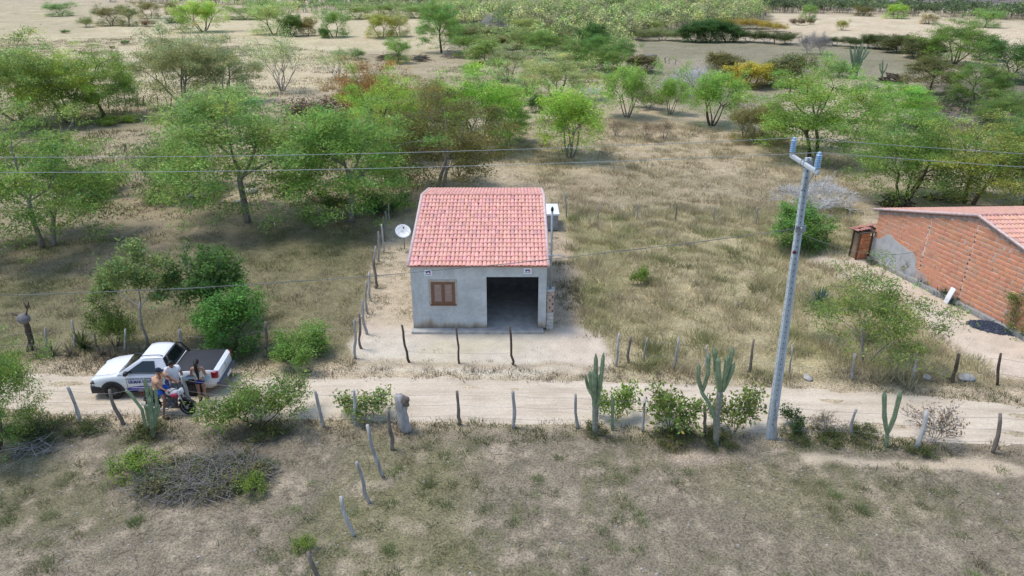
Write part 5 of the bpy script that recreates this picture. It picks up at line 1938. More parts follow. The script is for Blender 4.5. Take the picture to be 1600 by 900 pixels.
T('yellow-green tree crowded between the grey-green tree and the leaning trunk', 'mesquite_c', 102, 192, 92, 130, 'lime', 'bark_grey')
T('slim upright tree like a green column in the pale clearing', 'slender', 196, 163, 82, 26, 'grey', 'bark_grey')
T('feathery grey-green tree leaning over the pale clearing', 'mesquite_c', 291, 168, 52, 130, 'grey', 'bark_grey')
T('thin grey-green tree with many fine stems next to the leaning feathery tree', 'mesquite_c', 352, 160, 66, 100, (.165, .20, .11), 'twig_grey')
T('little umbrella shaped tree on a grey stem before the feathery trees', 'small_tree', 316, 183, 146, 60, 'grey', 'bark_grey')
T('nearly bare tree with a fan of grey branches and thin pale leaf', 'sparse', 441, 142, 56, 105, 'pale', 'twig_grey')
T('thin pale sapling tree beyond the rusty crown', 'sparse', 528, 128, 80, 75, 'pale', 'twig_grey')
S('dark green dense shrub under the straight trunked tree beside the house fence', 'bush', 596, 338, 300, 85, 'dark')
S('low green shrubs at the foot of the straight trunked tree', 'bush_b', 520, 342, 296, 70, 'mid')
S('small yellow-green shrub under the leaning trunk by the clearing', 'bush', 185, 195, 180, 60, 'lime')
S('rounded green undershrub below the lone spreading tree', 'bush_b', 150, 318, 262, 110, 'mid')
T('bright green vase shaped tree standing alone in the straw field behind the house', 'vase', 890, 245, 142, 118, 'bright', 'bark_grey')
S('small dark green shrub behind the vase shaped tree', 'dense', 838, 176, 146, 26, 'dark')
T('light green tree with a slim grey stem beside the pale clearing', 'vase', 980, 183, 106, 78, (.14, .22, .06), 'bark_grey')
T('narrow green tree between the slim tree and the bare grey tree', 'vase', 1047, 178, 124, 52, (.13, .22, .05), 'bark_grey')
T('green tree on several dark stems in front of the yellow bushes', 'vase', 1112, 196, 116, 92, (.135, .23, .055))
T('large spreading green tree behind the power pole crossarm', 'mesquite_b', 1272, 246, 116, 178, (.12, .205, .05))
T('light green flat topped tree beside the large spreading tree', 'mesquite_a', 1402, 198, 138, 112, (.145, .25, .055))
T('green tree with low boughs behind the near corner of the brick house roof', 'mesquite_c', 1412, 318, 196, 165, 'mid')
T('wide tree with a rusty tinge above the long tiled roof', 'mesquite_b', 1512, 318, 200, 190, (.13, .165, .045))
T('dark green tree rising over the brick house roof at the picture edge', 'mesquite_a', 1600, 322, 206, 120, 'deep')
for i, (x, y, w) in enumerate(((1160, 222, 46), (1182, 222, 44), (1205, 226, 50))):
    T('thin brownish bare stemmed tree, %s in its row from the many stemmed green tree' % ORD[i], 'small_tree', x, y, 168, w, (.14, .145, .07), 'bark', 'row of thin brownish trees')
for i, (x, y, yt, w) in enumerate(((962, 214, 182, 40), (1012, 222, 186, 44), (1038, 220, 184, 48))):
    S('sparse brown-green shrub in the straw field, %s from the vase shaped tree' % ORD[i], 'sparse', x, y, yt, w, 'brown', 'bark_grey', 'sparse shrubs in the straw field')
S('short brown thicket beside the narrow green tree', 'bush_b', 1012, 172, 138, 60, 'brown', 'bark_grey')
T('leafless grey tree with a domed net of twigs', 'bare', 1076, 152, 106, 80, 'grey', 'twig_white')
S('bright yellow-green bush by the pale stony clearing', 'dense', 1172, 138, 96, 78, 'yellow')
S('olive bush beside the bright yellow-green bush', 'dense', 1130, 124, 82, 60, 'olive')
S('grey-olive bush behind the bright yellow-green bush', 'dense', 1226, 136, 84, 78, (.10, .115, .05))
S('pale green bush at the foot of the giant cactus', 'bush', 1312, 122, 94, 48, (.12, .20, .07))
T('dark olive tree with dense crown in front of the muddy hollow', 'mesquite_a', 1450, 148, 92, 82, 'olive')
T('green tree with drooping crown beside the muddy hollow', 'mesquite_b', 1524, 166, 98, 84, (.085, .14, .04))
T('dark glossy green tree at the picture edge above the hollow', 'small_tree', 1578, 128, 66, 82, 'dark')
T('tall green tree crowning the dark hedge beyond the bare pasture', 'mesquite_c', 1490, 100, 38, 96, (.085, .15, .04))
for i, (x, y, yt, w) in enumerate(((1378, 78, 54, 50), (1402, 84, 54, 52), (1430, 92, 58, 52), (1452, 96, 62, 44), (1545, 96, 62, 48))):
    S('dark olive hedge bush beside the bare pasture, %s from the giant cactus' % ORD[i], 'dense', x, y, yt, w, (.065, .085, .034), 'bark', 'dark bushes of the hedge')
for i, (x, w, y) in enumerate(((1262, 36, 84), (1283, 26, 85))):
    T('small leafless grey tree, %s of a pair standing in the bare pasture' % ('wider' if i == 0 else 'narrower'), 'bare', x, y, 54, w, 'grey', 'twig_grey', 'pair of grey leafless trees')
for i, (x, y, yt, w) in enumerate(((1085, 66, 36, 44), (1108, 66, 34, 46), (1135, 66, 38, 44))):
    T('dark green round tree, %s of three from the pale thicket along the bare pasture' % ORD[i], 'dense', x, y, yt, w, 'dark', 'bark', 'dark trees along the bare pasture')
for i, (x, y, yt, w) in enumerate(((1170, 67, 46, 48), (1200, 69, 48, 50), (1228, 70, 50, 46), (1306, 73, 56, 44), (1335, 76, 58, 44), (1355, 76, 52, 40), (1000, 64, 44, 46), (1035, 64, 42, 44), (1062, 65, 46, 34))):
    S('low %s shrub in the hedge along the bare pasture, %s from its end' % ('green' if i < 6 else 'pale', ORD[i if i < 6 else i - 6]), 'bush_b', x, y, yt, w, (.085, .12, .04) if i < 6 else 'pale', 'bark_grey', 'low hedge along the bare pasture')
for i, (x, y, yt, w) in enumerate(((1128, 44, 28, 44), (1176, 46, 28, 54), (1208, 50, 34, 38))):
    S('golden yellow shrub at the sandy field edge, %s from the woodland' % ORD[i], 'bush_b', x, y, yt, w, 'gold', 'bark_grey', 'golden yellow shrubs')
T('lone light green round tree on the bright sandy field', 'small_tree', 1399, 29, 8, 36, 'bright')
T('pale grey leafless round bush tree on the bright sandy field', 'dense', 1450, 37, 21, 28, (.30, .29, .24), 'twig_grey')
T('large green round tree at the far side of the bright sandy field', 'small_tree', 1540, 43, 17, 44, (.12, .20, .07))
T('small fan shaped bush tree in the middle of the bright sandy field', 'vase', 1315, 47, 32, 20, (.19, .21, .09))
T('small dark tree at the top edge of the bright sandy field', 'small_tree', 1349, 25, 11, 30, 'olive')
T('light green tree at the corner of the woodland and the bright sandy field', 'small_tree', 1262, 30, 9, 26, (.13, .21, .07))
S('low olive bush on the bright sandy field near the woodland', 'bush', 1246, 40, 28, 24, 'brown')
S('small dark bush on the bright sandy field', 'bush', 1266, 38, 27, 16, 'olive')
T('compact dark green tree standing out of the pale thicket', 'dense', 927, 92, 40, 48, 'dark')
T('green tree with a dark stem beneath the compact dark tree', 'mesquite_a', 925, 112, 58, 66, (.09, .16, .045))
T('dark green tree at the corner of the bare pasture', 'mesquite_c', 966, 108, 66, 58, (.075, .14, .04))
S('brown-olive bush beside the corral', 'dense', 1002, 114, 84, 56, (.105, .10, .05))
T('small green tree on a thin trunk in the stony clearing', 'mesquite_a', 852, 92, 50, 66, (.105, .17, .05))
T('another green tree beside the small tree of the stony clearing', 'mesquite_c', 822, 84, 48, 58, (.11, .16, .06))
T('pale green open tree at the end of the ploughed clearing', 'mesquite_c', 796, 127, 76, 66, 'grey', 'bark_grey')
T('wide pale tree of many thin grey stems behind the vase shaped tree', 'mesquite_c', 868, 156, 90, 118, 'pale', 'twig_grey')
S('light green shrub below the pale many stemmed tree', 'bush_b', 810, 165, 130, 60, 'pale', 'twig_grey')
T('tall green tree with a single dark trunk in the wide ploughed clearing', 'mesquite_a', 690, 82, 9, 76, (.11, .19, .055))
T('bright round tree on a cluster of dark trunks in the pale upper field', 'vase', 318, 50, 3, 78, (.165, .255, .06))
S('small blue-green bush beside the bright round tree', 'bush_b', 279, 46, 24, 38, 'blue')
T('pale green tree beside the row of small trees', 'small_tree', 427, 54, 7, 62, 'pale')
T('small dark green round tree in the upper row', 'dense', 457, 57, 26, 34, (.07, .125, .035))
T('small brownish tree at the end of the upper row', 'dense', 481, 56, 30, 28, (.17, .16, .08))
T('green tree of the upper row with a bush at its foot', 'small_tree', 523, 58, 17, 46, (.125, .215, .065))
S('small green bush at the foot of a tree of the upper row', 'dense', 507, 60, 44, 18, (.08, .15, .05))
T('yellowish green tree of the upper row', 'small_tree', 596, 59, 24, 48, (.19, .21, .055))
T('pale brownish tree of the upper row', 'small_tree', 623, 57, 26, 38, (.19, .20, .09))
T('tiny flat topped tree in the ploughed clearing', 'small_tree', 622, 99, 64, 42, (.125, .21, .06))
S('low shrub beside a brush heap in the ploughed clearing', 'bush', 546, 94, 76, 52, (.12, .18, .08))
S('tiny green shrub in the ploughed clearing', 'bush', 742, 112, 98, 24, 'bright')
T('grey white leafless round bush at the edge of the far woodland', 'bare', 776, 50, 24, 42, 'grey', 'twig_white')
T('small green tree in the pale field near the top', 'small_tree', 94, 25, 5, 40, (.13, .21, .09))
S('pale small bush in the pale field near the top', 'bush_b', 136, 43, 26, 30, 'pale')
T('brown-grey small tree in the pale upper field', 'small_tree', 173, 40, 11, 44, (.14, .155, .08))
T('grey-olive small tree in the pale upper field', 'small_tree', 203, 41, 12, 32, (.13, .15, .075))
T('small tree of grey-brown crown beyond the bright round tree', 'small_tree', 234, 29, 3, 36, (.13, .145, .075))
T('tiny grey-brown tree beyond the bright round tree', 'small_tree', 269, 23, 4, 24, (.12, .13, .07))
S('low bushes at the foot of the pale upper field trees', 'bush', 232, 42, 30, 28, 'brown')
S('tiny dark bush alone in the pale clearing', 'bush', 196, 69, 62, 14, 'deep')
S('tiny brown bush alone in the pale clearing', 'bush', 176, 76, 71, 9, 'olive')
S('tiny dark green bush at the field fence', 'bush', 102, 52, 46, 16, 'deep')
for i, (x, y, w) in enumerate(((385, 30, 60), (420, 22, 50), (560, 30, 46), (605, 26, 44), (650, 28, 50), (680, 30, 50), (735, 22, 40), (745, 34, 46))):
    T('green tree along the front of the far woodland, %s from the bright round tree' % ORD[i], 'small_tree', x, y, y - 19, w, (.125, .19, .065), 'bark_grey', 'trees along the front of the far woodland')
for i, (x, y, w) in enumerate(((716, 66, 40), (735, 64, 36), (775, 66, 44), (790, 78, 50), (845, 60, 46), (880, 70, 44))):
    S('green-brown thicket shrub, %s from the tall single trunked tree' % ORD[i], 'dense', x, y, y - 22, w, (.115, .13, .06), 'bark', 'thicket beyond the stony clearing')

for (lab, proto, x, y, yt, w, c) in (
        ('green tree with rounded crown between the corral and the dark green corner tree', 'mesquite_c', 945, 118, 76, 60, (.10, .165, .05)),
        ('fresh green tree in the gap between the tall single trunked tree and the thicket', 'small_tree', 730, 90, 56, 46, (.12, .19, .06)),
        ('bushy green tree at the front edge of the pale thicket', 'dense', 760, 98, 66, 54, (.115, .175, .055)),
        ('olive green tree crown before the stony clearing', 'dense', 895, 104, 74, 52, (.10, .135, .05)),
        ('pale lime tree at the border of the thicket and the woodland', 'small_tree', 820, 58, 30, 54, (.16, .20, .07)),
        ('dark tree standing above the pale woodland', 'small_tree', 905, 52, 24, 44, (.085, .13, .045)),
        ('lime tree in the woodland edge beside the dark tree row', 'small_tree', 1010, 56, 32, 50, (.15, .19, .06)),
        ('bright green small tree before the dense olive undergrowth of the hollow', 'mesquite_c', 1560, 200, 150, 74, (.09, .15, .045)),
        ('grey-green tree at the edge of the wide rusty tree', 'mesquite_c', 1585, 250, 190, 90, (.09, .14, .05)),
        ('soft green tree between the bright green tree and the vase shaped tree', 'mesquite_c', 792, 222, 160, 70, (.125, .21, .055))):
    T(lab, proto, x, y, yt, w, c, 'bark_grey')

# along the road
T('young tree with a curved pale trunk and thin crown behind the pickup', 'sapling', 230, 541, 384, 104, (.10, .145, .055), 'twig_grey', yaw=2.2)
T('leaning bushy tree with dark round crown behind the round bush', 'lollipop', 344, 512, 386, 88, (.045, .095, .028), 'bark_grey')
S('dense dark green round bush close behind the pickup', 'dense', 366, 562, 452, 104, (.052, .125, .03))
S('spreading low green bush beside the road fence', 'bush', 476, 576, 513, 100, (.085, .155, .04))
S('yellow-green upright shrub behind the pickup bonnet', 'bush_b', 184, 552, 476, 72, (.115, .185, .045))
T('leafy green tree overhanging the fence at the picture edge', 'mesquite_c', -2, 700, 536, 150, (.105, .165, .045))
S('wide green bush on the near verge beside the parked motorcycle', 'bush_b', 410, 688, 596, 150, (.105, .175, .045))
S('small leafy bush around a post on the near verge', 'leafy', 572, 664, 612, 80, (.19, .27, .09))
S('open leafy shrub beside the single trunked cactus', 'leafy', 962, 666, 602, 62, 'bright')
S('broad leafy shrub between the two tall cacti', 'leafy', 1046, 688, 610, 96, (.145, .215, .06))
S('leafy shrub between the many armed cactus and the power pole', 'leafy', 1146, 686, 608, 78, (.14, .20, .06))
S('small broad leaved plant beside the foot of the power pole', 'leafy', 1236, 676, 640, 44, 'dark')
S('dry leafless twig bush beyond the foot of the power pole', 'twiggy', 1284, 682, 642, 54, 'brown', 'twig_grey')
S('thin twiggy bush around a leaning grey post', 'twiggy', 1452, 703, 630, 84, 'brown', 'twig_grey')
T('open feathery young tree in the dry grass before the brick house', 'feather', 1352, 566, 416, 205, (.10, .155, .045), 'bark_grey')
S('dense round green bush in the dry field beyond the power pole', 'dense', 1244, 394, 322, 96, (.075, .145, .04))
S('white leafless tangle of branches behind the dense round bush', 'bare', 1268, 338, 282, 135, 'grey', 'twig_white')
S('small bright green plant alone in the dry grass', 'leafy', 1000, 446, 418, 30, 'bright')
S('leafy bush at the picture edge beside the gravel heap', 'dense', 1604, 532, 446, 76, (.09, .125, .045))
for i, (x, y, yt, w) in enumerate(((1452, 452, 436, 34), (1478, 470, 450, 30), (1508, 484, 470, 26), (1360, 415, 402, 18))):
    S(['low blue-green weed growing along the brick wall at the end of the render patch', 'low blue-green weed along the brick wall halfway to the white board', 'low blue-green weed on the sand just past the white board', 'tiny weed at the far corner of the brick wall'][i], 'weed', x, y, yt, w, 'blue', 'bark', 'weeds along the brick wall')
S('little dark dry bush before the grey render patch', 'twiggy', 1417, 436, 408, 26, 'olive', 'bark')
S('bright green feathery weed behind the brush pile', 'weed', 216, 752, 704, 74, 'bright')
S('bright green feathery weed at the near end of the brush pile', 'weed', 396, 775, 738, 54, 'bright')
S('small green weed at the foot of the pale split fence', 'weed', 478, 866, 838, 36, 'bright')
for (x, y, yt, w, where) in ((470, 560, 540, 60, 'behind the spreading low green bush'), (1120, 700, 672, 60, 'at the foot of the tall many armed cactus'), (930, 684, 656, 40, 'round the pale trunk of the single trunked cactus'),
                             (1052, 698, 672, 70, 'under the broad leafy shrub between the cacti'), (1340, 690, 664, 60, 'beside a lone post near the V-shaped cactus'), (1290, 692, 672, 60, 'below the dry leafless twig bush'),
                             (1240, 690, 668, 50, 'below the small broad leaved plant by the pole'), (1440, 716, 690, 46, 'at the foot of the thick leaning grey post'), (232, 690, 655, 60, 'round the cactus in front of the pickup'),
                             (60, 690, 655, 90, 'under the leafy tree at the picture edge'), (140, 682, 655, 60, 'between two posts near the pickup bonnet'), (425, 690, 655, 60, 'at the end of the wide green bush')):
    S('clump of dark green weeds ' + where, 'weed', x, y, yt, w, (.085, .115, .045), 'bark', 'weeds on the verges').scale.z *= .8


# ------------------------------------------------------------------ cacti, stumps, agaves
def cactus(label, base, stems, r, wood=0.0, seed=0, name='cactus'):
    """stems: photo polylines from the trunk; the first is the trunk itself."""
    p0 = G(*base)
    t = thing(name, label, 'cactus', (p0.x, p0.y, gz(p0) - .03))
    rng = np.random.default_rng(seed)
    for i, (pts, rr) in enumerate(stems):
        Y = p0.y + (rng.normal(0, .12) if i else 0)
        P = [V(x, y, p0.y + (Y - p0.y) * min(1, k)) - Vector((p0.x, p0.y, gz(p0) - .03)) for k, (x, y) in enumerate(pts)]
        if i == 0:
            P[0].z = -.1
        Q, rad = [], []
        segs = 5
        for a, b in zip(P[:-1], P[1:]):
            for k in range(segs):
                Q.append(a.lerp(b, k / segs))
        Q.append(P[-1])
        n = len(Q)
        L = sum((a - b).length for a, b in zip(Q[:-1], Q[1:]))
        for k in range(n):
            f = k / (n - 1)
            w = 1 + .07 * math.sin(f * L * 9 + i)
            tip = min(1, math.sqrt(max(0.0, (1 - f) * L / (rr * 1.4)))) if f > .6 else 1
            st = min(1, .62 + f * L / (rr * 6)) if i else 1
            rad.append(max(.012, rr * .68 * w * tip * st))
        woody = (i == 0 and wood)
        MB().tube(Q, rad, 14, 0, True, False, .68 if not woody else .9).build('trunk' if woody else 'arm', M['cactus_old'] if woody else M['cactus'], t)
    return t


cactus('many armed cactus with one arm leaning out, in front of the pickup door', (238, 682), [
    ([(238, 682), (238, 650), (234, 618)], .12), ([(236, 655), (232, 625), (226, 590)], .078), ([(236, 640), (237, 615), (235, 603)], .078), ([(241, 655), (245, 630), (243, 604)], .078),
    ([(228, 668), (222, 640), (204, 616), (196, 609)], .072), ([(234, 664), (229, 640), (226, 632)], .078), ([(238, 672), (246, 650), (249, 632)], .072)], .1, 0, 1)
cactus('cactus with a clump of arms on one pale trunk beside the road', (929, 680), [
    ([(929, 682), (930, 650), (931, 628)], .15), ([(930, 632), (931, 600), (931, 552)], .10), ([(932, 632), (939, 595), (943, 551)], .095), ([(929, 632), (923, 600), (922, 580)], .10),
    ([(930, 630), (927, 600), (927, 578)], .10), ([(934, 632), (936, 604), (936, 585)], .10), ([(925, 618), (919, 606), (914, 586)], .08), ([(928, 640), (929, 610), (930, 582)], .11)], .1, 1, 2)
cactus('tall many armed cactus on a forked woody trunk beside the power pole', (1119, 694), [
    ([(1119, 696), (1120, 650), (1126, 606)], .15), ([(1123, 612), (1118, 580), (1117, 543)], .10), ([(1125, 612), (1123, 585), (1122, 558)], .11), ([(1130, 612), (1138, 580), (1146, 541)], .10),
    ([(1128, 612), (1133, 585), (1136, 556)], .10), ([(1118, 660), (1108, 630), (1094, 610)], .09), ([(1096, 612), (1091, 590), (1092, 568)], .095), ([(1098, 612), (1106, 585), (1108, 551)], .095), ([(1131, 610), (1141, 588), (1148, 566)], .09)], .1, 1, 3)
cactus('young two armed cactus shaped like a letter V by the road', (1385, 697), [
    ([(1385, 698), (1386, 684), (1387, 674)], .10), ([(1386, 678), (1382, 650), (1382, 610)], .105), ([(1388, 676), (1398, 650), (1408, 609)], .105)], .1, 0, 4)
cactus('tall narrow cactus stem among the leafy shrubs beside the road', (957, 672), [([(957, 674), (957, 645), (957, 618)], .08)], .1, 0, 5)
g_arms = [([(1337, 122), (1338, 114), (1338, 106)], .35)]
for i in range(11):
    f = i / 10
    g_arms.append(([(1335 + 5 * f, 112), (1331 + 16 * f, 96), (1328 + 33 * f - (2 if i % 2 else 0), 64 + 16 * abs(f - .55) + 5 * (i % 3))], .17))
cactus('giant candelabra cactus with a fan of upright arms at the pasture edge', (1337, 122), g_arms, .2, 1, 6)
cactus('smaller dark candelabra cactus beside the giant one', (1378, 126), [([(1378, 126), (1379, 114), (1379, 93)], .17), ([(1379, 116), (1384, 108), (1387, 98)], .14), ([(1378, 116), (1375, 108), (1375, 98)], .12)], .2, 0, 7)


def stump(label, base, top, r, m, seed, extra=None):
    rng = np.random.default_rng(seed)
    p0 = G(*base)
    p1 = V(top[0], top[1], p0.y)
    o = p0.copy()
    pts, rad = crooked(Vector((0, 0, -.1)), p1 - o, r, rng, 7)
    rad = [x * (1 + .12 * math.sin(i * 2.1 + seed)) for i, x in enumerate(rad)]
    t = thing('tree_stump', label, 'stump', (o.x, o.y, gz(o)))
    MB().tube(pts, rad, 11, 0, True, True, .86).build('trunk', m, t)
    return t, pts


t, pts = stump('thick weathered grey stump standing like a post on the near verge', (636, 671), (622, 617), .19, M['post'], 4)
MB().ball(pts[-2] + Vector((.20, -.05, .02)), (.13, .12, .22), 0, 9, 7, lambda d: 1 + .2 * math.sin(6 * d.x + 4 * d.z)).build('burl', mat('burl_bark', (.17, .135, .11), .95, 0, .4, 9, .1, .6), t)
t, pts = stump('dark burnt stump carrying a grey termite nest by the pasture fence', (44, 550), (38, 500), .12, M['post_dark'], 6)
MB().ball(pts[-1] + Vector((0, -.02, .02)), (.24, .22, .22), 0, 14, 10, lambda d: 1 + .05 * math.sin(9 * d.x + 7 * d.z)).build('termite_nest', mat('termite_nest', (.19, .18, .175), .95, 0, .3, 9, .1, .6), t)
tb = MB()
for a, b in (((-.05, 0, .05), (-.45, .05, .25)), ((.05, 0, .0), (.30, 0, .55)), ((.3, 0, .5), (.38, 0, .75)), ((.25, 0, .45), (.14, .05, .7))):
    tb.tube([pts[-1] + Vector(a), pts[-1] + Vector(b)], [.05, .022], 6)
tb.build('limb', M['post_dark'], t)


def rosette(name, label, cat, px, py, r, h, n, c, m_, group=None, seed=0, wide=.05):
    rng = np.random.default_rng(seed)
    p = G(px, py)
    vs, tn = [], []
    for i in range(n):
        az, el = rng.uniform(0, 6.283), rng.uniform(.25, 1.35)
        L = r * rng.uniform(.75, 1.15)
        d = np.array([math.cos(az), math.sin(az), 0])
        s = np.array([-math.sin(az), math.cos(az), 0])
        w = wide * rng.uniform(.7, 1.2)
        pr = None
        k_ = rng.uniform(.75, 1.25)
        for k in range(4):
            f = k / 3
            q = d * L * f * math.cos(el) + np.array([0, 0, h * f * math.sin(el) * 1.15 - .22 * h * f * f * math.cos(el)])
            ww = w * (1 - .9 * f) * (1 if k else .8)
            cur = (q - s * ww + np.array([0, 0, .012]), q + s * ww + np.array([0, 0, .012]))
            if pr is not None:
                vs += [pr[0], pr[1], cur[1], cur[0]]
                tn.append((c[0] * k_, c[1] * k_, c[2] * k_))
            pr = cur
    t = thing(name, label, cat, (p.x, p.y, gz(p)), 0, group)
    obj_of('leaves', np_mesh('leaves', np.array(vs), 4, M['leaf'], np.array(tn)), t, (1, 1, 1))
    return t


rosette('agave', 'grey-blue agave rosette in the dry field beyond the feathery tree', 'agave', 1281, 474, .85, .75, 46, (.13, .19, .16), 'leaf', seed=1, wide=.09)
rosette('agave', 'spiky green agave rosette behind the pickup bonnet', 'agave', 130, 546, .85, .85, 60, (.13, .15, .06), 'leaf', seed=2)
rr = np.random.default_rng(4)
for i, (x, y) in enumerate(((60, 560), (84, 556), (110, 556), (160, 556), (176, 562), (200, 562), (222, 560), (262, 560), (284, 562), (300, 556), (318, 562), (335, 566))):
    rosette('bromeliad', 'dry spiky bromeliad behind the pickup, %s in its strip along the fence' % ORD[i], 'bromeliad', x, y, .6, .55, 30, (.19, .165, .125), 'leaf', 'bromeliads behind the pickup', 20 + i, .035)
for i, (x, y) in enumerate(((1466, 462), (1490, 476), (1436, 446))):
    rosette('agave', ['blue-green rosette plant by the brick wall below the render patch edge', 'blue-green rosette plant next to the white board', 'blue-green rosette plant beside the little dark dry bush'][i], 'agave', x, y, .5, .4, 26, (.10, .17, .14), 'leaf', 'rosettes along the brick wall', 40 + i, .06)


# ------------------------------------------------------------------ brush piles, rocks, heaps
def brush_pile(label, px, py, wpx, dpx, h, n, m, seed, name='brush_pile', leafy=None, rot=0.0, thick=.014, lmax=1.5):
    rng = np.random.default_rng(seed)
    p = G(px, py)
    s = px_per_m(py)
    a = wpx / s / 2
    b_ = (G(px, py - dpx / 2).y - G(px, py + dpx / 2).y) / 2
    t = thing(name, label, 'brush pile', (p.x, p.y, gz(p)), rot)
    mb = MB()
    for i in range(n):
        az, d = rng.uniform(0, 6.283), math.sqrt(rng.random())
        x, y = a * d * math.cos(az), b_ * d * math.sin(az)
        top = h * (1 - d * d) ** .5 * (.75 + .5 * float(vnoise(x + 50, y + 50, .8)))
        z = top * rng.uniform(.15, 1) + .02
        th = rng.uniform(0, 6.283)
        L = rng.uniform(.3, 1) * lmax
        dx, dy = math.cos(th) * L / 2, math.sin(th) * L / 2
        dz = rng.normal(0, .10) * L
        r = thick * rng.uniform(.4, 1.4)
        c = Vector((x, y, z))
        k1 = Vector(rng.normal(0, .06, 3)) * L
        pts = [c - Vector((dx, dy, dz)), c + k1, c + Vector((dx, dy, dz))]
        pts = [Vector((q.x, q.y, max(q.z, .015))) for q in pts]
        mb.tube(pts, [r, r * .8, r * .35], 4, 0 if rng.random() < .75 else 1, False)
    tag(mb.build('branches', m, t), kind='stuff')
    if leafy:
        C = np.stack([rng.uniform(-a, a, 120), rng.uniform(-b_, b_, 120), rng.uniform(.05, h * .8, 120)], 1)
        C = C[(C[:, 0] / a) ** 2 + (C[:, 1] / b_) ** 2 < .9]
        v, tn = leaves(C, leafy[1], (.16, .16, .10), .09, .04, rng)
        tag(obj_of('leaves', np_mesh('leaves', v, 4, M['leaf'], tn), t, leafy[0]), kind='stuff')
    return t


M['twig_dark'] = mat('old_twigs', (.25, .225, .20), .9, 0, .35, 5, .1)
GREYS = [M['twig_grey'], M['bark_grey']]
brush_pile('big tangled pile of cut grey branches on the near pasture below the wide green bush', 322, 748, 195, 72, .36, 1200, [M['twig_dark'], M['bark_grey']], 1, leafy=((.19, .20, .095), 110), rot=R(14), thick=.008, lmax=1.5)
brush_pile('small heap of dry sticks under the leafy tree at the picture edge', 50, 704, 70, 26, .25, 60, GREYS, 2, lmax=1.1)
brush_pile('long dark brush heap in the ploughed clearing', 611, 92, 40, 8, .9, 160, [M['post_dark'], M['bark']], 3, thick=.04, lmax=2.4)
brush_pile('grey-green brush heap beside the long dark heap in the ploughed clearing', 657, 94, 22, 7, .9, 120, [M['bark'], M['bark_grey']], 4, leafy=((.07, .11, .045), 20), thick=.04, lmax=2.2)
brush_pile('rounded grey brush heap near the tall single trunked tree', 707, 88, 24, 8, 1.0, 120, [M['bark_grey'], M['bark']], 5, thick=.04, lmax=2.2)
brush_pile('pale brush heap spread behind the wide rusty tree', 1470, 195, 110, 28, 1.0, 420, GREYS, 6, thick=.025, lmax=2.2)
brush_pile('dark fallen log and branches beside the smaller candelabra cactus', 1393, 128, 34, 5, 1.0, 60, [M['post_dark'], M['bark']], 7, thick=.10, lmax=2.6)
brush_pile('grey dead branches piled below the fallen log', 1360, 140, 34, 10, .7, 120, GREYS, 8, thick=.04, lmax=2.0)
brush_pile('heap of dark scrap and sticks behind the corner of the brick house', 1400, 326, 44, 12, .9, 150, [M['post_dark'], mat('scrap_maroon', (.10, .03, .05), .8)], 9, name='scrap_heap', thick=.035, lmax=1.3)
brush_pile('scattered dark sticks and brown leaves in the shade behind the brick house', 1480, 312, 70, 12, .3, 150, [M['bark'], mat('maroon_litter', (.13, .06, .06), .9)], 10, thick=.02, lmax=.9)
brush_pile('loose pile of pale boards and poles below the large spreading tree', 1330, 226, 50, 10, .3, 50, [mat('raw_boards', (.46, .36, .24), .9, 0, .25), M['twig_grey']], 12, name='timber_pile', thick=.05, lmax=2.2)


def rock_mesh(seed):
    rng = np.random.default_rng(seed)
    ph = rng.uniform(0, 6, 6)
    mb = MB().ball((0, 0, .12), (.5, .38, .3), 0, 11, 7, lambda d: 1 + .16 * math.sin(4 * d.x + ph[0]) + .14 * math.sin(5 * d.y + ph[1]) + .10 * math.sin(7 * d.z + ph[2]))
    me = mb.mesh('rock', M['rock'])
    return me


ROCKS = [rock_mesh(i) for i in range(4)]
for i, (x, y, w) in enumerate(((250, 292, 16), (258, 300, 12), (302, 308, 18), (322, 306, 24), (327, 296, 20), (334, 303, 16), (349, 317, 9), (360, 306, 10), (371, 317, 12), (392, 302, 22), (1150, 478, 13), (700, 722, 6), (1262, 591, 18), (1510, 592, 26), (1448, 590, 18))):
    p = G(x, y)
    o = obj_of('rock', ROCKS[i % 4])
    k = w / px_per_m(y)
    o.scale = (k, k, k * .8)
    o.location = (p.x, p.y, gz(p) - .02 * k)
    o.rotation_euler.z = i * 1.7
    if i < 10:
        tag(o, 'pale boulder lying under the mesquite trees, %s of the scatter from the lone spreading tree' % ORD[i], 'rock', 'pale boulders under the trees')
    else:
        tag(o, {10: 'pale stone in the middle of the tall dry grass', 11: 'small pale stone on the bare near pasture', 12: 'pale stone on the far verge close to the power pole', 13: 'flat pale rock between the two dark gate posts', 14: 'pale rock at the grass edge beside a dark post'}[i], 'rock')


def pebbles(name, label, poly, n, smin, smax, m, seed):
    rng = np.random.default_rng(seed)
    q = np.array([G(*p)[:2] for p in poly])
    lo, hi = q.min(0), q.max(0)
    mb = MB()
    k = 0
    while k < n:
        X = rng.uniform(lo[0], hi[0], 400)
        Y = rng.uniform(lo[1], hi[1], 400)
        px, py = proj(X, Y)
        ok = in_poly(px, py, poly)
        for x, y in zip(X[ok], Y[ok]):
            if k >= n:
                break
            k += 1
            s = smin + (smax - smin) * rng.random() ** 2.5
            z = float(height(x, y))
            a = rng.uniform(0, 6.28)
            vs = [(x + s * math.cos(a + j * 1.256) * rng.uniform(.7, 1.2), y + s * .8 * math.sin(a + j * 1.256), z - .01) for j in range(5)]
            vt = [(x + (v[0] - x) * .6, y + (v[1] - y) * .6, z + s * rng.uniform(.3, .6)) for v in vs]
            mb.add(vs + vt, [(j, (j + 1) % 5, 5 + (j + 1) % 5, 5 + j) for j in range(5)] + [(5, 6, 7, 8, 9)])
    tag(mb.build(name, m), label, kind='stuff')


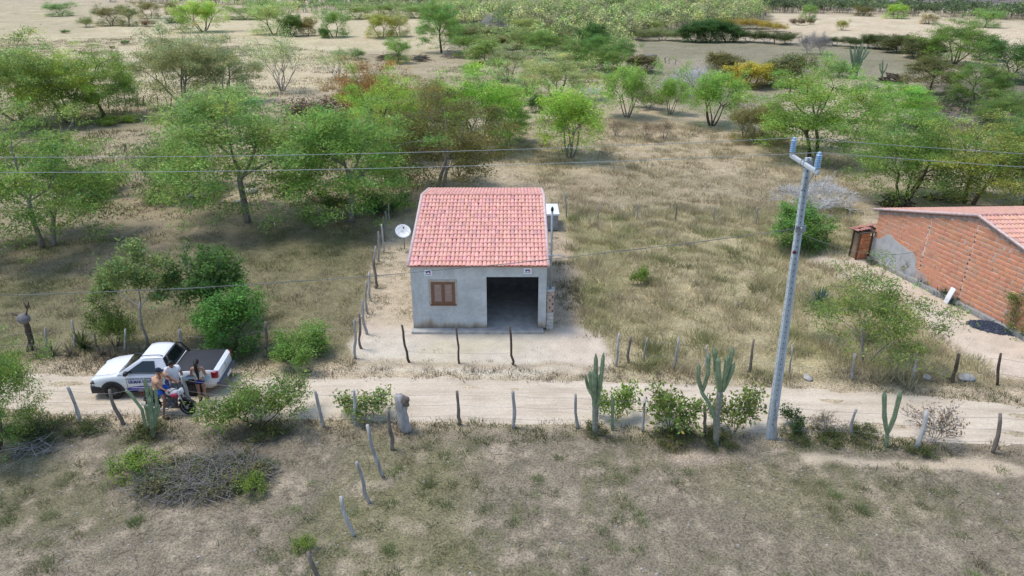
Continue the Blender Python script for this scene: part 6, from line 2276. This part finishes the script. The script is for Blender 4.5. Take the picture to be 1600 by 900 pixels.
FORE = [(-150, 700), (300, 690), (800, 690), (1300, 705), (1750, 740), (1800, 960), (-200, 960)]
pebbles('pebbles', 'small pale stones scattered over the near pasture', FORE, 520, .010, .065, mat('pebble', (.34, .31, .275), .9, 0, .45, 1.5), 3)
pebbles('rubble', 'reddish broken clay rubble scattered under the lone spreading tree', [(100, 340), (180, 312), (250, 308), (260, 325), (170, 352), (110, 372)], 240, .03, .12, mat('clay_rubble', (.27, .14, .10), .95, 0, .4, 6), 4)
pebbles('rubble', 'grey stones and rubble in the stony clearing beyond the bare tree', [(1110, 145), (1230, 148), (1215, 195), (1130, 190)], 260, .06, .22, M['bark_grey'], 5)
def litter(name, label, poly, n, mats, seed):
    rng = np.random.default_rng(seed)
    q = np.array([G(*p)[:2] for p in poly])
    lo, hi = q.min(0), q.max(0)
    mb = MB()
    X, Y = rng.uniform(lo[0], hi[0], n), rng.uniform(lo[1], hi[1], n)
    px, py = proj(X, Y)
    ok = in_poly(px, py, poly)
    for x, y in zip(X[ok], Y[ok]):
        a, L = rng.uniform(0, 6.28), rng.uniform(.05, .3) * (1 if rng.random() < .92 else 2.4)
        z = float(height(x, y)) + .015
        d = Vector((math.cos(a), math.sin(a), rng.normal(0, .08))) * L / 2
        c = Vector((x, y, z))
        k = Vector((rng.normal(0, .06), rng.normal(0, .06), .01)) * L
        mb.tube([c - d, c + k, c + d], [.007, .006, .003], 4, int(rng.integers(0, len(mats))), False)
    tag(mb.build(name, mats), label, kind='stuff')


litter('litter', 'dry sticks and stalks lying about the near pasture', FORE, 1100, [M['twig_grey'], M['bark'], mat('pale_stalk', (.47, .40, .29), .9, 0, .2)], 9)
# a grey-white sheet of tarpaulin thrown over a mound
p = G(922, 146)
tp = MB().ball((0, 0, 0), (1.5, 1.1, .75), 0, 22, 10, lambda d: 1 + .09 * math.sin(9 * d.x + 2) + .07 * math.sin(11 * d.y))
o = tp.build('covered_mound', mat('grey_tarpaulin', (.50, .50, .48), .7, 0, .15, 3, .3), None, (p.x, p.y, -.1))
tag(o, 'pale grey tarpaulin covering a low mound behind the vase shaped tree', 'tarpaulin')
p = G(1018, 92)
t = thing('trough', 'pale trough lying beside the small corral', 'trough', (p.x, p.y, 0))
MB().bbox((-1.0, -.3, .25), (1.0, .3, .75), .06).box((-.8, -.2, 0), (-.6, .2, .26)).box((.6, -.2, 0), (.8, .2, .26)).build('basin', mat('trough_grey', (.42, .42, .42), .8), t)
MB().box((-.85, -.2, .752), (.85, .2, .758)).build('water', M['dark'], t)


# ------------------------------------------------------------------ far woodland and treelines
def woodland(name, label, poly, per_m2, hmin, hmax, cols, seed, nl=90, L=.75, rmin=1.3, rmax=2.9, stick=.55, cap_=2600):
    rng = np.random.default_rng(seed)
    q = np.array([G(*p)[:2] for p in poly])
    lo, hi = q.min(0), q.max(0)
    n = int(min(per_m2 * (hi[0] - lo[0]) * (hi[1] - lo[1]), cap_ * 3))
    X, Y = rng.uniform(lo[0], hi[0], n), rng.uniform(lo[1], hi[1], n)
    px, py = proj(X, Y)
    ok = in_poly(px, py, poly)
    X, Y = X[ok][:cap_], Y[ok][:cap_]
    n = len(X)
    H = rng.uniform(hmin, hmax, n)
    Rr = rng.uniform(rmin, rmax, n)
    cols = np.array(cols)
    ci = np.clip(((fbm(X, Y, 38, seed) - .25) * 2 * len(cols) + rng.normal(0, .8, n)).astype(int), 0, len(cols) - 1)
    C = cols[ci] * 1.75 * np.exp(rng.normal(0, .16, (n, 1)))
    u = rng.normal(0, 1, (n, nl, 3))
    u /= np.linalg.norm(u, axis=2, keepdims=True)
    u[..., 2] = np.abs(u[..., 2]) * 1.15 - .35
    rad = rng.uniform(.55, 1.08, (n, nl, 1))
    c = u * rad * np.stack([Rr, Rr, H * .42], 1)[:, None, :] + np.stack([X, Y, H * .55], 1)[:, None, :]
    c = c.reshape(-1, 3)
    v, t = leaves(c, 1, (.05, .05, .05), L, L * .55, rng, site_tint=.24, warm=.12)
    t = t * np.repeat(C, nl, 0)
    # thin trunks
    k = int(stick * 6)
    if k:
        a = rng.uniform(-1, 1, (n, k, 2)) * Rr[:, None, None] * .55
        b0 = np.stack([X[:, None] + a[..., 0] * .5, Y[:, None] + a[..., 1] * .5, np.full((n, k), -.2)], -1).reshape(-1, 3)
        b1 = np.stack([X[:, None] + a[..., 0], Y[:, None] + a[..., 1], np.repeat(H[:, None] * .75, k, 1)], -1).reshape(-1, 3)
        w = np.array([.05, 0, 0])
        sv = np.stack([b0 - w, b0 + w, b1 + w * .5, b1 - w * .5], 1).reshape(-1, 3)
        st = np.repeat(np.array([[.21, .19, .165]]), len(b0), 0) * np.exp(rng.normal(0, .2, (len(b0), 1)))
        v, t = np.vstack([v, sv]), np.vstack([t, st])
    o = obj_of(name, np_mesh(name, v, 4, M['leaf'], t), None, (1, 1, 1))
    return tag(o, label, kind='stuff')


PALE = [(.27, .26, .145), (.20, .255, .09), (.26, .29, .09), (.13, .175, .06), (.30, .30, .14), (.16, .16, .085), (.22, .28, .09)]
woodland('woodland', 'pale yellow-green scrub woodland beyond the clearings', [(672, 34), (690, 12), (800, 7), (1000, 7), (1150, 12), (1200, 26), (1180, 38), (1070, 50), (1000, 60), (960, 72), (880, 66), (760, 50)], .10, 3.2, 6.8, PALE, 3, 110, .55, cap_=2200)
woodland('woodland', 'pale thicket around the stony clearing', [(700, 56), (880, 62), (985, 66), (975, 92), (900, 84), (880, 78), (800, 86), (760, 74)], .10, 2.4, 4.4, PALE[:4] + [(.12, .15, .055)], 4, 90, .45)
woodland('treeline', 'dark treeline along the top of the pale upper fields', [(150, 2), (420, 3.2), (700, 4.5), (690, 11), (560, 12), (350, 8), (180, 5)], .045, 3.5, 6, [(.10, .13, .055), (.085, .11, .05), (.12, .16, .07), (.14, .15, .075)], 5, 60, .9)
woodland('woodland', 'green scrub in front of the dark treeline', [(380, 13), (560, 14), (690, 14), (700, 30), (640, 22), (500, 20), (390, 20)], .05, 3, 5, [(.12, .185, .065), (.14, .20, .07), (.17, .20, .08)], 6, 70, .6)
woodland('treeline', 'dark olive treeline beyond the bright sandy field', [(1180, 8), (1330, 14), (1420, 17), (1620, 24), (1800, 30), (1800, 40), (1600, 33), (1450, 26), (1330, 22), (1190, 20)], .09, 3.5, 5.5, [(.075, .10, .045), (.085, .115, .05), (.10, .13, .055), (.065, .085, .04)], 7, 60, .75)
woodland('treeline', 'thin dark scrub line on the far grey field', [(1100, 1), (1300, 3), (1500, 6), (1500, 8.5), (1250, 6), (1100, 4)], .018, 2.5, 4, [(.09, .10, .06), (.075, .09, .05)], 8, 40, 1.1)
woodland('treeline', 'distant woodland at the farthest edge', [(1430, -1), (1800, 1), (1800, 5.5), (1500, 4)], .03, 4, 6, [(.08, .11, .06), (.07, .095, .055)], 9, 40, 1.3)
woodland('treeline', 'farthest woodland beyond all the fields', [(-900, -22), (2500, -22), (2500, -9), (-900, -9)], .0022, 5, 8, [(.09, .11, .065), (.10, .12, .075)], 10, 30, 3.2, 4, 8)
woodland('undergrowth', 'brown-green tangle of undergrowth in the muddy hollow', [(1400, 165), (1470, 150), (1620, 150), (1660, 225), (1560, 228), (1440, 212)], .5, .5, 1.2, [(.11, .09, .055), (.13, .105, .07), (.08, .10, .045), (.10, .12, .05)], 11, 70, .20, .5, 1.1)
woodland('undergrowth', 'low weedy undergrowth in the shade of the left mesquites', [(-80, 205), (120, 215), (330, 235), (330, 262), (130, 300), (-80, 300)], .16, .4, .9, [(.11, .115, .05), (.10, .14, .045), (.15, .13, .075)], 12, 80, .17, .5, 1.1)
woodland('undergrowth', 'brown-green understorey among the trees behind the house', [(440, 230), (560, 215), (700, 205), (790, 225), (780, 262), (640, 290), (460, 285)], .14, .5, 1.3, [(.125, .11, .06), (.11, .125, .05), (.09, .12, .04)], 13, 90, .18, .6, 1.2)


# ------------------------------------------------------------------ grass
KEEP_OUT = [YARD]


def grass(name, label, poly, tufts_m2, blades, hmin, hmax, cols, seed, wid=.018, clump=0.0, cscale=1.6, spread=.10, lean=.5, keep=(), road_gap=True, csel=2.6):
    rng = np.random.default_rng(seed)
    q = np.array([G(*p)[:2] for p in poly])
    lo, hi = q.min(0), q.max(0)
    n = int(tufts_m2 * (hi[0] - lo[0]) * (hi[1] - lo[1]))
    X, Y = rng.uniform(lo[0], hi[0], n), rng.uniform(lo[1], hi[1], n)
    wob = 1.2
    px, py = proj(X + (fbm(X, Y, 1.4, 7) - .5) * wob, Y + (fbm(X, Y, 1.4, 8) - .5) * wob)
    ok = in_poly(px, py, poly)
    for k, sh in keep:
        d = poly_dist(px, py, k)
        ok &= (d < -sh) | (rng.random(n) < .10)
    if road_gap:
        a, b = road_edges(X)
        ok &= (Y < a + .05 + .25 * vnoise(X, Y, .5, 3)) | (Y > b - .05 - .25 * vnoise(X, Y, .5, 5))
    ok &= ~((X > HX0 - .1) & (X < HX1 + .35) & (Y > HY0 - .4) & (Y < HY2 + .1))
    dens = fbm(X, Y, cscale, seed + 40)
    if clump:
        ok &= rng.random(n) < np.clip((dens - clump) * 7, .0, 1)
    X, Y, dens = X[ok], Y[ok], dens[ok]
    n = len(X)
    hk = hmin + (hmax - hmin) * np.clip((fbm(X, Y, cscale * .8, seed + 60) - .25) * 2, 0, 1) * rng.uniform(.6, 1.1, n)
    cols = np.array(cols)
    ci = np.clip(((fbm(X, Y, cscale * csel, seed + 80) - .28) * 2.2 * len(cols) + rng.normal(0, .7, n)).astype(int), 0, len(cols) - 1)
    C = cols[ci] * np.exp(rng.normal(0, .24, (n, 1)))
    B = blades
    x = np.repeat(X, B) + rng.normal(0, spread, n * B)
    y = np.repeat(Y, B) + rng.normal(0, spread, n * B)
    h = np.repeat(hk, B) * rng.uniform(.45, 1.15, n * B)
    z = height(x, y) - .02
    az = rng.uniform(0, 6.283, n * B)
    w = wid * rng.uniform(.6, 1.4, n * B)
    la = np.where(rng.random(n * B) < .75, np.arctan2(y - np.repeat(Y, B), x - np.repeat(X, B)), rng.uniform(0, 6.283, n * B))
    ll = h * lean * rng.uniform(.2, 1.2, n * B)
    p0 = np.stack([x - np.cos(az) * w, y - np.sin(az) * w, z], 1)
    p1 = np.stack([x + np.cos(az) * w, y + np.sin(az) * w, z], 1)
    p2 = np.stack([x + np.cos(la) * ll, y + np.sin(la) * ll, z + h], 1)
    v = np.stack([p0, p1, p2], 1).reshape(-1, 3)
    t = np.repeat(C, B, 0) * np.exp(rng.normal(0, .16, (n * B, 1)))
    return tag(obj_of(name, np_mesh(name, v, 3, M['straw'], t), None, (1, 1, 1)), label, kind='stuff')


STRAW = [(.53, .45, .285), (.49, .42, .25), (.44, .39, .225), (.38, .355, .18), (.29, .295, .13)]
DULL = [(.26, .22, .165), (.225, .19, .135), (.20, .18, .115), (.165, .165, .085)]
NEAR = [(.31, .27, .205), (.26, .23, .165), (.21, .195, .12), (.17, .175, .085), (.155, .18, .07)]
keep_right = [(BRICK_YARD, -4), (YARD, 2), (YARD_EAST, -6)]
grass('tall_grass', 'tall straw coloured grass filling the plot between the two houses', [(892, 330), (1330, 322), (1400, 470), (1560, 596), (1420, 600), (1000, 586), (950, 575), (930, 520), (890, 480)], 6.5, 46, .14, .62, STRAW, 1, .011, .26, 1.1, .19, .8, keep_right, True, 1.2)
grass('field_grass', 'pale dry grass of the field behind the plastered house', [(790, 190), (1000, 182), (1220, 215), (1330, 250), (1350, 335), (880, 335), (790, 262)], 3.6, 36, .12, .48, [(.53, .44, .29), (.50, .42, .265), (.44, .365, .225), (.36, .31, .18)], 2, .016, .30, 1.8, .24, .85, csel=1.4)
grass('pasture_grass', 'short green and brown grass of the pasture behind the pickup', [(-120, 385), (180, 372), (560, 350), (600, 370), (572, 470), (552, 562), (-200, 560)], 14, 20, .05, .28, [(.30, .25, .17), (.255, .225, .13), (.22, .215, .10), (.185, .205, .08)], 3, .010, .30, 1.3, .15, .9)
grass('pasture_grass', 'thin dry grass under the mesquite trees', [(-120, 300), (330, 285), (640, 290), (600, 360), (330, 370), (-120, 400)], 9, 8, .05, .24, DULL, 4, .02, .42, 2.4, .14, .5)
grass('verge_grass', 'dry grass along the far verge of the road', [(-150, 553), (300, 556), (560, 560), (900, 568), (1050, 572), (1560, 600), (1750, 620), (1750, 655), (1600, 640), (1300, 614), (900, 598), (500, 594), (-150, 588)], 40, 8, .05, .26, DULL, 5, .013, .33, 1.0, .08, .6, [(BRICK_YARD, -2), ([(560, 540), (960, 540), (955, 580), (760, 584), (560, 572)], -2)])
grass('verge_grass', 'dry grass along the near verge of the road', [(-150, 640), (500, 650), (1000, 664), (1600, 692), (1800, 705), (1800, 728), (1600, 716), (1300, 702), (700, 692), (-150, 684)], 55, 8, .05, .24, [(.245, .195, .12), (.20, .175, .10), (.16, .165, .07), (.12, .15, .05)], 6, .011, .27, .9, .07, .6)
grass('near_grass', 'sparse short grass over the near pasture', [(-200, 672), (500, 684), (1200, 702), (1800, 730), (1900, 1000), (-300, 1000)], 70, 8, .02, .10, NEAR, 7, .007, .38, .55, .06, 1.1, [([(1262, 716), (1400, 719), (1600, 729), (1900, 747), (1900, 752), (1590, 738), (1400, 728), (1262, 722)], -2), ([(960, 716), (1130, 712), (1150, 722), (1060, 730), (960, 726)], 0)])
grass('green_tufts', 'small green grass tufts dotted over the near pasture', [(-200, 690), (700, 700), (1800, 735), (1900, 1000), (-300, 1000)], 1.5, 110, .08, .26, [(.17, .215, .085), (.135, .19, .06), (.22, .225, .11)], 8, .007, .40, 2.4, .10, 1.0)
grass('yard_weeds', 'thin weeds in the sandy yard beside the house', [(590, 380), (640, 375), (645, 500), (600, 500), (568, 515)], 26, 14, .04, .18, [(.22, .20, .09), (.17, .18, .07), (.26, .22, .13)], 9, .011, .36, .9, .08, .7, road_gap=False)
grass('yard_weeds', 'green and dry weeds along the open side of the house', [(856, 360), (890, 400), (915, 470), (935, 520), (900, 530), (856, 518)], 26, 10, .05, .30, [(.24, .20, .115), (.18, .185, .07), (.13, .17, .05)], 10, .013, .42, 1.0, .09, .6, road_gap=False)
grass('yard_weeds', 'stray weeds on the bare sand in front of the house', [(570, 520), (960, 520), (955, 582), (560, 575)], 4, 10, .03, .10, [(.25, .22, .13), (.17, .17, .07)], 11, .011, .44, .8, .06, .8)
grass('yard_weeds', 'stray weeds on the sandy yard of the brick house', [(1300, 390), (1360, 395), (1600, 530), (1700, 600), (1560, 590), (1380, 465)], 3, 10, .03, .12, [(.25, .22, .13), (.17, .17, .07)], 12, .012, .46, .9, .07, .8)
grass('upper_grass', 'dry grass tussocks over the pale upper fields', [(-60, 60), (300, 60), (780, 100), (800, 160), (560, 180), (200, 190), (-100, 180)], .8, 16, .10, .42, [(.45, .365, .26), (.40, .33, .21), (.30, .26, .15)], 13, .05, .40, 6.0, .5, .6)
grass('mid_grass', 'brown grass tussocks among the mesquite trees', [(-100, 190), (330, 165), (640, 190), (780, 200), (650, 300), (-100, 310)], 3.2, 12, .10, .42, [(.27, .22, .145), (.22, .19, .10), (.17, .175, .07)], 14, .03, .40, 3.0, .25, .6)
